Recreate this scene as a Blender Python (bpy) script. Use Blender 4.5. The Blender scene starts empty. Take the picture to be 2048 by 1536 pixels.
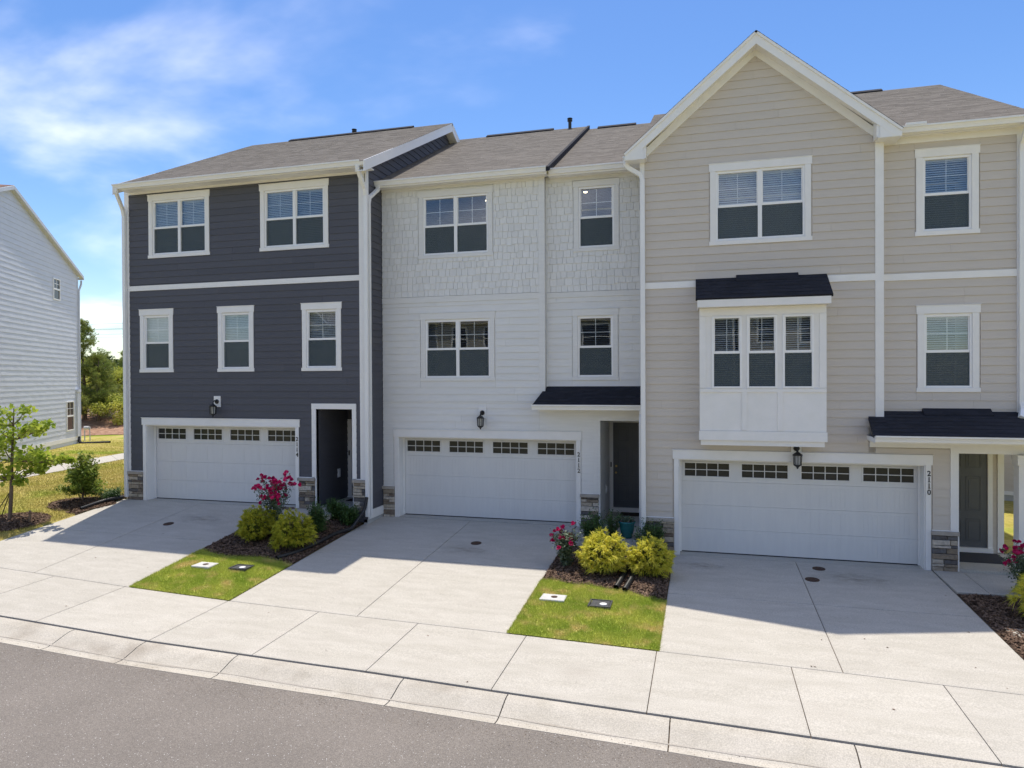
import bpy, math, random
import numpy as np
from mathutils import Matrix, Vector
R = random.Random(7)
NR = np.random.RandomState(11)
scene = bpy.context.scene
COL = scene.collection

# ------------------------------------------------------------------ camera, sky, sun, exposure
cam = bpy.data.cameras.new('camera')
camo = bpy.data.objects.new('camera', cam)
COL.objects.link(camo)
camo.matrix_world = Matrix(((0.9631, 0.00296, 0.26912, -1.8867),
                            (0.26909, 0.00852, -0.96308, -15.7615),
                            (-0.00515, 0.99996, 0.0074, 3.9299),
                            (0, 0, 0, 1)))
cam.sensor_width = 36.0
cam.lens = 36.0 * 1375.0 / 2048.0
cam.clip_start = 0.1
cam.clip_end = 3000
scene.camera = camo

SUN = Vector((-0.085, 0.308, 1.0)).normalized()
SUN_EL = math.asin(SUN.z)
SUN_AZ = math.atan2(SUN.x, SUN.y)
world = bpy.data.worlds.new('World')
scene.world = world
world.use_nodes = True
wn, wl = world.node_tree.nodes, world.node_tree.links
wn.clear()
wo = wn.new('ShaderNodeOutputWorld')
bg = wn.new('ShaderNodeBackground')
bg.inputs['Strength'].default_value = 0.15
sky = wn.new('ShaderNodeTexSky')
sky.sky_type = 'NISHITA'
sky.sun_disc = False
sky.sun_elevation = SUN_EL
sky.sun_rotation = SUN_AZ
sky.air_density = 1.0
sky.dust_density = 0.3
sky.ozone_density = 1.6
tc = wn.new('ShaderNodeTexCoord')
# thin high cloud: project the view direction on a flat layer overhead, then fibrous noise times a broad coverage noise
sepd = wn.new('ShaderNodeSeparateXYZ')
zc_ = wn.new('ShaderNodeMath'); zc_.operation = 'MAXIMUM'; zc_.inputs[1].default_value = 0.0
zo = wn.new('ShaderNodeMath'); zo.operation = 'ADD'; zo.inputs[1].default_value = 0.22
dv = wn.new('ShaderNodeVectorMath'); dv.operation = 'DIVIDE'
cmb = wn.new('ShaderNodeCombineXYZ')
wl.new(tc.outputs['Generated'], sepd.inputs[0])
wl.new(sepd.outputs[2], zc_.inputs[0])
wl.new(zc_.outputs[0], zo.inputs[0])
for k_ in range(3):
    wl.new(zo.outputs[0], cmb.inputs[k_])
wl.new(tc.outputs['Generated'], dv.inputs[0])
wl.new(cmb.outputs[0], dv.inputs[1])
mp = wn.new('ShaderNodeMapping')
mp.inputs['Rotation'].default_value = (0, 0, 0.35)
mp.inputs['Scale'].default_value = (0.75, 1.0, 0.0)
mp.inputs['Location'].default_value = (5.3, 2.2, 0.3)
wl.new(dv.outputs[0], mp.inputs['Vector'])
nz = wn.new('ShaderNodeTexNoise')
nz.inputs['Scale'].default_value = 1.5
nz.inputs['Detail'].default_value = 6
nz.inputs['Roughness'].default_value = 0.50
nz.inputs['Distortion'].default_value = 0.25
cr = wn.new('ShaderNodeValToRGB')
cr.color_ramp.interpolation = 'EASE'
cr.color_ramp.elements[0].position = 0.44
cr.color_ramp.elements[0].color = (0, 0, 0, 1)
cr.color_ramp.elements[1].position = 0.88
cr.color_ramp.elements[1].color = (.56, .56, .56, 1)
mx = wn.new('ShaderNodeMix')
mx.data_type = 'RGBA'
mx.inputs[7].default_value = (14.5, 13.2, 12.0, 1)
hs = wn.new('ShaderNodeHueSaturation')
hs.inputs['Hue'].default_value = 0.508
hs.inputs['Saturation'].default_value = 1.26
hs.inputs['Value'].default_value = 0.80
wl.new(sky.outputs[0], hs.inputs['Color'])
wl.new(mp.outputs[0], nz.inputs['Vector'])
wl.new(nz.outputs['Fac'], cr.inputs['Fac'])
wl.new(cr.outputs[0], mx.inputs[0])
wl.new(hs.outputs[0], mx.inputs[6])
wl.new(mx.outputs[2], bg.inputs['Color'])
wl.new(bg.outputs[0], wo.inputs['Surface'])

sl = bpy.data.lights.new('sun', 'SUN')
sl.energy = 3.35
sl.angle = math.radians(0.55)
sl.color = (1.0, 0.93, 0.825)
so = bpy.data.objects.new('sun', sl)
COL.objects.link(so)
so.rotation_euler = SUN.to_track_quat('Z', 'Y').to_euler()
so.location = (-8, 20, 40)

scene.view_settings.view_transform = 'Standard'
scene.view_settings.look = 'None'
scene.view_settings.gamma = 1
scene.view_settings.use_curve_mapping = False
scene.view_settings.exposure = 0.54
scene.render.engine = 'CYCLES'
scene.cycles.max_bounces = 8
scene.cycles.transparent_max_bounces = 12

# ------------------------------------------------------------------ materials
def newmat(name):
    m = bpy.data.materials.new(name)
    m.use_nodes = True
    n, l = m.node_tree.nodes, m.node_tree.links
    b = n.get('Principled BSDF')
    return m, n, l, b

def mat(name, c1, c2=None, scale=4.0, detail=4, rough=0.7, bump=0.0, bscale=None, bdist=0.01, stretch=(1, 1, 1),
        objrand=0.0, spec=0.3, metal=0.0, fine=0.0, fscale=120.0, lo=0.35, hi=0.65, translucent=0.0, c3=None, s3=0.5, t3=(0.55, 0.7)):
    m, n, l, b = newmat(name)
    b.inputs['Roughness'].default_value = rough
    b.inputs['Specular IOR Level'].default_value = spec
    b.inputs['Metallic'].default_value = metal
    tcn = n.new('ShaderNodeTexCoord')
    mpn = n.new('ShaderNodeMapping')
    mpn.inputs['Scale'].default_value = stretch
    l.new(tcn.outputs['Object'], mpn.inputs['Vector'])
    col = None
    if c2 is not None:
        t = n.new('ShaderNodeTexNoise')
        t.inputs['Scale'].default_value = scale
        t.inputs['Detail'].default_value = detail
        t.inputs['Roughness'].default_value = 0.6
        l.new(mpn.outputs[0], t.inputs['Vector'])
        r = n.new('ShaderNodeValToRGB')
        r.color_ramp.elements[0].position = lo
        r.color_ramp.elements[1].position = hi
        r.color_ramp.elements[0].color = (*c1, 1)
        r.color_ramp.elements[1].color = (*c2, 1)
        l.new(t.outputs['Fac'], r.inputs['Fac'])
        col = r.outputs[0]
    else:
        rgb = n.new('ShaderNodeRGB')
        rgb.outputs[0].default_value = (*c1, 1)
        col = rgb.outputs[0]
    if c3 is not None:
        t = n.new('ShaderNodeTexNoise')
        t.inputs['Scale'].default_value = s3
        t.inputs['Detail'].default_value = 5
        l.new(tcn.outputs['Object'], t.inputs['Vector'])
        r = n.new('ShaderNodeValToRGB')
        r.color_ramp.elements[0].position = t3[0]
        r.color_ramp.elements[1].position = t3[1]
        l.new(t.outputs['Fac'], r.inputs['Fac'])
        mxn = n.new('ShaderNodeMix')
        mxn.data_type = 'RGBA'
        mxn.inputs[7].default_value = (*c3, 1)
        l.new(r.outputs[0], mxn.inputs[0])
        l.new(col, mxn.inputs[6])
        col = mxn.outputs[2]
    if fine > 0:
        t = n.new('ShaderNodeTexNoise')
        t.inputs['Scale'].default_value = fscale
        t.inputs['Detail'].default_value = 2
        l.new(tcn.outputs['Object'], t.inputs['Vector'])
        mr = n.new('ShaderNodeMapRange')
        mr.inputs[1].default_value = 0.3
        mr.inputs[2].default_value = 0.7
        mr.inputs[3].default_value = 1 - fine
        mr.inputs[4].default_value = 1 + fine
        l.new(t.outputs['Fac'], mr.inputs[0])
        h = n.new('ShaderNodeHueSaturation')
        l.new(mr.outputs[0], h.inputs['Value'])
        l.new(col, h.inputs['Color'])
        col = h.outputs[0]
    if objrand > 0:
        oi = n.new('ShaderNodeObjectInfo')
        mr = n.new('ShaderNodeMapRange')
        mr.inputs[3].default_value = 1 - objrand
        mr.inputs[4].default_value = 1 + objrand
        l.new(oi.outputs['Random'], mr.inputs[0])
        h = n.new('ShaderNodeHueSaturation')
        l.new(mr.outputs[0], h.inputs['Value'])
        l.new(col, h.inputs['Color'])
        col = h.outputs[0]
    l.new(col, b.inputs['Base Color'])
    if bump > 0:
        t = n.new('ShaderNodeTexNoise')
        t.inputs['Scale'].default_value = bscale or scale * 6
        t.inputs['Detail'].default_value = 5
        l.new(mpn.outputs[0], t.inputs['Vector'])
        bp = n.new('ShaderNodeBump')
        bp.inputs['Strength'].default_value = bump
        bp.inputs['Distance'].default_value = bdist
        l.new(t.outputs['Fac'], bp.inputs['Height'])
        l.new(bp.outputs[0], b.inputs['Normal'])
    if translucent > 0:
        tr = n.new('ShaderNodeBsdfTranslucent')
        l.new(col, tr.inputs['Color'])
        ms = n.new('ShaderNodeMixShader')
        ms.inputs[0].default_value = translucent
        out = n.get('Material Output')
        l.new(b.outputs[0], ms.inputs[1])
        l.new(tr.outputs[0], ms.inputs[2])
        l.new(ms.outputs[0], out.inputs['Surface'])
    return m

M = {}
M['dark_siding'] = mat('dark_siding', (0.088, 0.089, 0.103), (0.098, 0.099, 0.114), 3, rough=0.62, bump=0.25, bscale=30, stretch=(1, 1, 12), objrand=0.05, bdist=0.004)
M['white_siding'] = mat('white_siding', (0.72, 0.71, 0.68), (0.76, 0.75, 0.72), 2, rough=0.6, bump=0.25, bscale=30, stretch=(1, 1, 12), objrand=0.02, bdist=0.004)
M['greige_siding'] = mat('greige_siding', (0.575, 0.52, 0.455), (0.605, 0.548, 0.48), 2, rough=0.62, bump=0.25, bscale=30, stretch=(1, 1, 12), objrand=0.025, bdist=0.004)
M['shingle_white'] = mat('shingle_white', (0.71, 0.70, 0.67), (0.76, 0.75, 0.72), 5, rough=0.65, bump=0.35, bscale=40, stretch=(6, 6, 1), objrand=0.045, bdist=0.004)
M['trim'] = mat('trim_paint', (0.81, 0.795, 0.76), (0.85, 0.83, 0.80), 3, rough=0.5, bump=0.08, bscale=50, objrand=0.015)
M['alu'] = mat('gutter_aluminium', (0.81, 0.80, 0.775), (0.85, 0.84, 0.81), 2, rough=0.38, spec=0.5)
M['vinyl'] = mat('window_vinyl', (0.87, 0.86, 0.84), rough=0.35, spec=0.5)
M['door_white'] = mat('garage_door_paint', (0.70, 0.69, 0.665), (0.73, 0.72, 0.69), 2.2, rough=0.5, bump=0.15, bscale=60, stretch=(4, 4, 0.6), bdist=0.002)
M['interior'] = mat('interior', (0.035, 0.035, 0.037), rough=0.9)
M['entry_door'] = mat('entry_door_paint', (0.10, 0.108, 0.12), (0.11, 0.118, 0.13), 3, rough=0.4, spec=0.4)
M['navy_door'] = mat('navy_door_paint', (0.022, 0.026, 0.045), (0.027, 0.03, 0.05), 3, rough=0.4, spec=0.4)
M['black_metal'] = mat('black_metal', (0.012, 0.012, 0.013), rough=0.42, spec=0.5)
M['black_plastic'] = mat('black_plastic', (0.014, 0.014, 0.015), rough=0.38, spec=0.5)
M['lamp_glass'] = mat('lamp_glass', (0.28, 0.29, 0.28), (0.36, 0.37, 0.36), 20, rough=0.15, spec=0.6)
M['brass'] = mat('brass', (0.55, 0.42, 0.18), rough=0.3, metal=0.9)
M['nickel'] = mat('satin_nickel', (0.5, 0.5, 0.48), rough=0.3, metal=0.9)
M['digit'] = mat('digit_black', (0.01, 0.01, 0.01), rough=0.5)
M['teal'] = mat('teal_glaze', (0.012, 0.13, 0.13), (0.02, 0.18, 0.17), 6, rough=0.25, spec=0.6)
M['mat_dark'] = mat('doormat_coir', (0.03, 0.022, 0.017), (0.05, 0.035, 0.025), 60, rough=1.0)
M['mat_grey'] = mat('doormat_grey', (0.045, 0.045, 0.05), (0.06, 0.06, 0.065), 60, rough=1.0)
M['concrete'] = mat('concrete', (0.435, 0.407, 0.350), (0.49, 0.460, 0.402), 1.6, rough=0.85, bump=0.45, bscale=18, stretch=(1, 3.2, 1), fine=0.17, fscale=60, objrand=0.03,
                    c3=(0.39, 0.355, 0.305), s3=0.9, t3=(0.62, 0.90), detail=7, bdist=0.006)
M['curb_concrete'] = mat('curb_concrete', (0.44, 0.405, 0.34), (0.50, 0.462, 0.395), 2.2, rough=0.88, bump=0.5, bscale=22, fine=0.18, fscale=60, objrand=0.05,
                         c3=(0.33, 0.29, 0.235), s3=1.3, t3=(0.55, 0.8), detail=8, bdist=0.008)
M['stain'] = mat('gutter_stain', (0.36, 0.32, 0.26), (0.43, 0.395, 0.345), 4, rough=0.9, stretch=(0.6, 6, 1), fine=0.15, fscale=60)
M['joint'] = mat('joint_dirt', (0.07, 0.052, 0.036), (0.17, 0.135, 0.10), 9, rough=1.0)
M['soil'] = mat('soil', (0.045, 0.028, 0.018), (0.10, 0.062, 0.04), 14, rough=1.0, bump=0.8, bscale=40)
M['cap'] = mat('stone_cap', (0.35, 0.31, 0.265), (0.43, 0.385, 0.33), 6, rough=0.85, bump=0.3, bscale=40)
M['mortar'] = mat('mortar', (0.075, 0.066, 0.056), rough=1.0)
M['foundation'] = mat('foundation', (0.42, 0.42, 0.41), (0.5, 0.5, 0.49), 3, rough=0.8)
M['bark'] = mat('bark', (0.10, 0.07, 0.05), (0.20, 0.15, 0.11), 8, rough=0.9, bump=0.6, bscale=30, stretch=(1, 1, 0.2))
M['cover_rust'] = mat('cleanout_brown', (0.05, 0.028, 0.018), (0.085, 0.045, 0.028), 20, rough=0.8)
M['lid_white'] = mat('lid_concrete', (0.50, 0.495, 0.47), (0.60, 0.59, 0.56), 9, rough=0.8, fine=0.1)
M['lid_dark'] = mat('lid_dark', (0.045, 0.047, 0.05), (0.085, 0.087, 0.09), 30, rough=0.6, bump=0.6, bscale=90)
M['white_plastic'] = mat('white_plastic', (0.75, 0.75, 0.75), rough=0.5)
M['strap'] = mat('strap', (0.03, 0.03, 0.03), rough=0.8)
M['grit'] = mat('grit', (0.14, 0.11, 0.085), (0.36, 0.31, 0.25), 30, rough=1.0)
M['stake'] = mat('stake_wood', (0.16, 0.11, 0.07), (0.24, 0.17, 0.11), 12, rough=0.9)
M['vinyl_siding'] = mat('vinyl_siding', (0.56, 0.59, 0.65), (0.59, 0.62, 0.68), 2, rough=0.5, objrand=0.015)
M['red_roof'] = mat('brown_shingle', (0.17, 0.10, 0.08), (0.26, 0.16, 0.13), 20, rough=0.95)
M['wire'] = mat('wire', (0.12, 0.13, 0.16), rough=0.6)

# stones: colour from the object's own random number
def stone_mat():
    m, n, l, b = newmat('ledge_stone')
    oi = n.new('ShaderNodeObjectInfo')
    r = n.new('ShaderNodeValToRGB')
    r.color_ramp.interpolation = 'CONSTANT'
    cols = [(0.0, (0.27, 0.215, 0.155)), (0.18, (0.125, 0.115, 0.11)), (0.34, (0.42, 0.36, 0.28)), (0.52, (0.185, 0.145, 0.11)),
            (0.66, (0.50, 0.44, 0.36)), (0.84, (0.15, 0.14, 0.135)), (0.92, (0.32, 0.265, 0.20))]
    e = r.color_ramp.elements
    e[0].position, e[0].color = 0, (*cols[0][1], 1)
    e[1].position, e[1].color = cols[1][0], (*cols[1][1], 1)
    for p, c in cols[2:]:
        q = e.new(p)
        q.color = (*c, 1)
    l.new(oi.outputs['Random'], r.inputs['Fac'])
    tcn = n.new('ShaderNodeTexCoord')
    t = n.new('ShaderNodeTexNoise')
    t.inputs['Scale'].default_value = 14
    t.inputs['Detail'].default_value = 6
    l.new(tcn.outputs['Object'], t.inputs['Vector'])
    mr = n.new('ShaderNodeMapRange')
    mr.inputs[1].default_value = 0.3
    mr.inputs[2].default_value = 0.7
    mr.inputs[3].default_value = 0.75
    mr.inputs[4].default_value = 1.3
    l.new(t.outputs['Fac'], mr.inputs[0])
    h = n.new('ShaderNodeHueSaturation')
    l.new(mr.outputs[0], h.inputs['Value'])
    l.new(r.outputs[0], h.inputs['Color'])
    l.new(h.outputs[0], b.inputs['Base Color'])
    b.inputs['Roughness'].default_value = 0.9
    bp = n.new('ShaderNodeBump')
    bp.inputs['Strength'].default_value = 0.7
    bp.inputs['Distance'].default_value = 0.02
    l.new(t.outputs['Fac'], bp.inputs['Height'])
    l.new(bp.outputs[0], b.inputs['Normal'])
    return m
M['stone'] = stone_mat()

def asphalt_mat():
    m, n, l, b = newmat('asphalt')
    tcn = n.new('ShaderNodeTexCoord')
    v = n.new('ShaderNodeTexVoronoi')
    v.inputs['Scale'].default_value = 120
    l.new(tcn.outputs['Object'], v.inputs['Vector'])
    r = n.new('ShaderNodeValToRGB')
    e = r.color_ramp.elements
    e[0].position, e[0].color = 0.0, (0.138, 0.121, 0.105, 1)
    e[1].position, e[1].color = 1.0, (0.29, 0.26, 0.228, 1)
    q = e.new(0.55)
    q.color = (0.195, 0.172, 0.149, 1)
    q = e.new(0.93)
    q.color = (0.24, 0.212, 0.183, 1)
    sep = n.new('ShaderNodeSeparateColor')
    l.new(v.outputs['Color'], sep.inputs[0])
    l.new(sep.outputs[0], r.inputs['Fac'])
    t = n.new('ShaderNodeTexNoise')
    t.inputs['Scale'].default_value = 0.8
    t.inputs['Detail'].default_value = 6
    l.new(tcn.outputs['Object'], t.inputs['Vector'])
    mr = n.new('ShaderNodeMapRange')
    mr.inputs[1].default_value = 0.3
    mr.inputs[2].default_value = 0.7
    mr.inputs[3].default_value = 0.9
    mr.inputs[4].default_value = 1.1
    l.new(t.outputs['Fac'], mr.inputs[0])
    h = n.new('ShaderNodeHueSaturation')
    l.new(mr.outputs[0], h.inputs['Value'])
    l.new(r.outputs[0], h.inputs['Color'])
    # rare pale quartz chips
    gt = n.new('ShaderNodeMath')
    gt.operation = 'GREATER_THAN'
    gt.inputs[1].default_value = 0.995
    l.new(sep.outputs[1], gt.inputs[0])
    mxn = n.new('ShaderNodeMix')
    mxn.data_type = 'RGBA'
    mxn.inputs[7].default_value = (0.55, 0.54, 0.52, 1)
    l.new(gt.outputs[0], mxn.inputs[0])
    l.new(h.outputs[0], mxn.inputs[6])
    l.new(mxn.outputs[2], b.inputs['Base Color'])
    b.inputs['Roughness'].default_value = 0.85
    bp = n.new('ShaderNodeBump')
    bp.inputs['Strength'].default_value = 0.6
    bp.inputs['Distance'].default_value = 0.006
    l.new(v.outputs['Distance'], bp.inputs['Height'])
    l.new(bp.outputs[0], b.inputs['Normal'])
    return m
M['asphalt'] = asphalt_mat()

def roof_mat(name, a, b_, c):
    m, n, l, b = newmat(name)
    tcn = n.new('ShaderNodeTexCoord')
    mpn = n.new('ShaderNodeMapping')
    mpn.inputs['Scale'].default_value = (5.0, 14.0, 14.0)
    l.new(tcn.outputs['Object'], mpn.inputs['Vector'])
    v = n.new('ShaderNodeTexNoise')
    v.inputs['Scale'].default_value = 1.1
    v.inputs['Detail'].default_value = 3
    l.new(mpn.outputs[0], v.inputs['Vector'])
    w = n.new('ShaderNodeTexVoronoi')
    w.inputs['Scale'].default_value = 1.0
    l.new(mpn.outputs[0], w.inputs['Vector'])
    sep = n.new('ShaderNodeSeparateColor')
    l.new(w.outputs['Color'], sep.inputs[0])
    f = n.new('ShaderNodeTexNoise')
    f.inputs['Scale'].default_value = 45
    f.inputs['Detail'].default_value = 3
    l.new(tcn.outputs['Object'], f.inputs['Vector'])
    ad = n.new('ShaderNodeMath')
    ad.operation = 'MULTIPLY_ADD'
    ad.inputs[1].default_value = 0.45
    l.new(sep.outputs[0], ad.inputs[0])
    ml = n.new('ShaderNodeMath')
    ml.operation = 'MULTIPLY_ADD'
    ml.inputs[1].default_value = 0.6
    l.new(f.outputs['Fac'], ml.inputs[0])
    ml.inputs[2].default_value = 0.0
    l.new(ml.outputs[0], ad.inputs[2])
    r = n.new('ShaderNodeValToRGB')
    e = r.color_ramp.elements
    e[0].position, e[0].color = 0.2, (*a, 1)
    e[1].position, e[1].color = 0.8, (*c, 1)
    q = e.new(0.5)
    q.color = (*b_, 1)
    l.new(ad.outputs[0], r.inputs['Fac'])
    l.new(r.outputs[0], b.inputs['Base Color'])
    b.inputs['Roughness'].default_value = 0.95
    bp = n.new('ShaderNodeBump')
    bp.inputs['Strength'].default_value = 0.5
    bp.inputs['Distance'].default_value = 0.01
    l.new(f.outputs['Fac'], bp.inputs['Height'])
    l.new(bp.outputs[0], b.inputs['Normal'])
    return m
M['roof'] = roof_mat('asphalt_shingle', (0.122, 0.106, 0.088), (0.152, 0.134, 0.112), (0.190, 0.169, 0.142))
M['roof_dark'] = roof_mat('dark_shingle', (0.008, 0.0085, 0.013), (0.012, 0.0125, 0.019), (0.019, 0.02, 0.029))

def glass_mat(name, base=0.085):
    m, n, l, b = newmat(name)
    n.remove(b)
    out = n.get('Material Output')
    tr = n.new('ShaderNodeBsdfTransparent')
    tr.inputs[0].default_value = (0.86, 0.88, 0.89, 1)
    gl = n.new('ShaderNodeBsdfGlossy')
    gl.inputs['Roughness'].default_value = 0.0
    gl.inputs['Color'].default_value = (0.95, 0.97, 1, 1)
    lw = n.new('ShaderNodeLayerWeight')
    lw.inputs[0].default_value = 0.5
    pw = n.new('ShaderNodeMath')
    pw.operation = 'POWER'
    pw.inputs[1].default_value = 5.0
    l.new(lw.outputs['Facing'], pw.inputs[0])
    ma = n.new('ShaderNodeMath')
    ma.operation = 'MULTIPLY_ADD'
    ma.inputs[1].default_value = 0.9
    ma.inputs[2].default_value = base
    l.new(pw.outputs[0], ma.inputs[0])
    ms = n.new('ShaderNodeMixShader')
    l.new(ma.outputs[0], ms.inputs[0])
    l.new(tr.outputs[0], ms.inputs[1])
    l.new(gl.outputs[0], ms.inputs[2])
    l.new(ms.outputs[0], out.inputs['Surface'])
    tcn = n.new('ShaderNodeTexCoord')
    t = n.new('ShaderNodeTexNoise')
    t.inputs['Scale'].default_value = 1.6
    t.inputs['Detail'].default_value = 1
    l.new(tcn.outputs['Object'], t.inputs['Vector'])
    bp = n.new('ShaderNodeBump')
    bp.inputs['Strength'].default_value = 0.06
    bp.inputs['Distance'].default_value = 0.02
    l.new(t.outputs['Fac'], bp.inputs['Height'])
    l.new(bp.outputs[0], gl.inputs['Normal'])
    return m
M['glass'] = glass_mat('window_glass')
M['garage_glass'] = mat('garage_glass', (0.03, 0.031, 0.030), (0.042, 0.042, 0.040), 3, rough=0.15, spec=0.25)
M['blind'] = mat('blind_slat', (0.72, 0.74, 0.74), (0.76, 0.78, 0.78), 4, rough=0.6)
M['blind_dark'] = mat('blind_slat_grey', (0.10, 0.11, 0.13), (0.13, 0.14, 0.16), 4, rough=0.6)

def screen_mat():
    m, n, l, b = newmat('insect_screen')
    n.remove(b)
    out = n.get('Material Output')
    tr = n.new('ShaderNodeBsdfTransparent')
    d = n.new('ShaderNodeBsdfDiffuse')
    d.inputs[0].default_value = (0.11, 0.135, 0.145, 1)
    ms = n.new('ShaderNodeMixShader')
    ms.inputs[0].default_value = 0.52
    l.new(tr.outputs[0], ms.inputs[1])
    l.new(d.outputs[0], ms.inputs[2])
    l.new(ms.outputs[0], out.inputs['Surface'])
    return m
M['screen'] = screen_mat()

def leafmat(name, a, b_, sc=2.0, tr=0.35, c=None, rough=0.5):
    return mat(name, a, b_, sc, detail=6, rough=rough, spec=0.35, translucent=tr, c3=c, s3=sc * 2.3)
M['leaf_sapling'] = leafmat('sapling_leaf', (0.24, 0.35, 0.03), (0.52, 0.58, 0.09), 3.0, 0.5)
M['leaf_shrub'] = leafmat('shrub_leaf', (0.12, 0.20, 0.025), (0.36, 0.42, 0.07), 5.0, 0.35)
M['leaf_dark'] = leafmat('dark_leaf', (0.04, 0.085, 0.025), (0.10, 0.18, 0.045), 6.0, 0.25)
M['leaf_rose'] = leafmat('rose_leaf', (0.06, 0.10, 0.05), (0.20, 0.25, 0.16), 9.0, 0.2)
M['cypress'] = leafmat('golden_cypress', (0.46, 0.47, 0.03), (0.93, 0.83, 0.14), 11.0, 0.35, rough=0.6)
M['cypress_shade'] = leafmat('golden_cypress_shaded', (0.25, 0.30, 0.02), (0.66, 0.60, 0.06), 11.0, 0.35, rough=0.6)  # darker copy of the foliage above: shade on the left pair put into colour
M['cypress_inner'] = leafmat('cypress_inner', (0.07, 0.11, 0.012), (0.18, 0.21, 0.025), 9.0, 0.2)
M['pine'] = leafmat('pine_needles', (0.15, 0.21, 0.04), (0.34, 0.38, 0.09), 1.2, 0.35)
M['wood_leaf'] = leafmat('woodland_leaf', (0.30, 0.36, 0.04), (0.62, 0.60, 0.12), 0.9, 0.4)
M['wood_dark'] = leafmat('woodland_dark', (0.03, 0.06, 0.02), (0.08, 0.12, 0.035), 0.9, 0.25)
M['petal'] = mat('rose_petal', (0.48, 0.008, 0.10), (0.80, 0.035, 0.22), 12, rough=0.5, translucent=0.3, objrand=0.25)
M['petal_pink'] = mat('pink_petal', (0.55, 0.12, 0.22), (0.7, 0.25, 0.35), 12, rough=0.5, translucent=0.3)
M['mulch'] = mat('mulch_chips', (0.07, 0.04, 0.026), (0.26, 0.175, 0.12), 35, rough=0.95, detail=2)
M['straw'] = mat('pine_straw', (0.20, 0.105, 0.065), (0.42, 0.26, 0.17), 3, rough=1.0, bump=0.6, bscale=30, fine=0.3, fscale=20)
def grass_mat(name, tr):
    m = mat(name, (0.31, 0.40, 0.05), (0.52, 0.54, 0.11), 1.6, detail=6, rough=0.7, spec=0.2, translucent=tr,
            c3=(0.62, 0.52, 0.20), s3=2.6, t3=(0.50, 0.68), fine=0.25, fscale=70)
    return m
M['grass'] = grass_mat('grass_blade', 0.3)
M['turf'] = grass_mat('turf', 0.0)
M['lawn'] = mat('lawn_blade', (0.36, 0.33, 0.07), (0.56, 0.46, 0.17), 0.7, detail=7, rough=0.8, spec=0.15, translucent=0.2,
                c3=(0.26, 0.32, 0.03), s3=0.35, t3=(0.55, 0.68), fine=0.22, fscale=30)
M['ground'] = mat('ground_turf', (0.31, 0.28, 0.055), (0.48, 0.39, 0.14), 0.7, detail=8, rough=0.95, spec=0.1,
                  c3=(0.22, 0.27, 0.03), s3=0.35, t3=(0.55, 0.68), fine=0.22, fscale=9, bump=0.5, bscale=25)
M['brush'] = mat('dry_brush', (0.20, 0.14, 0.10), (0.36, 0.28, 0.20), 1.4, detail=8, rough=1.0, bump=0.8, bscale=9, c3=(0.12, 0.13, 0.03), s3=0.3)

# ------------------------------------------------------------------ mesh helpers
class Fr:                                   # local frame: u along, w outward, z up
    def __init__(s, o=(0, 0, 0), u=(1, 0, 0), n=(0, -1, 0)):
        s.o, s.u, s.n = Vector(o), Vector(u).normalized(), Vector(n).normalized()
    def p(s, u, z, w=0.0):
        return s.o + s.u * u + s.n * w + Vector((0, 0, z))

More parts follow.
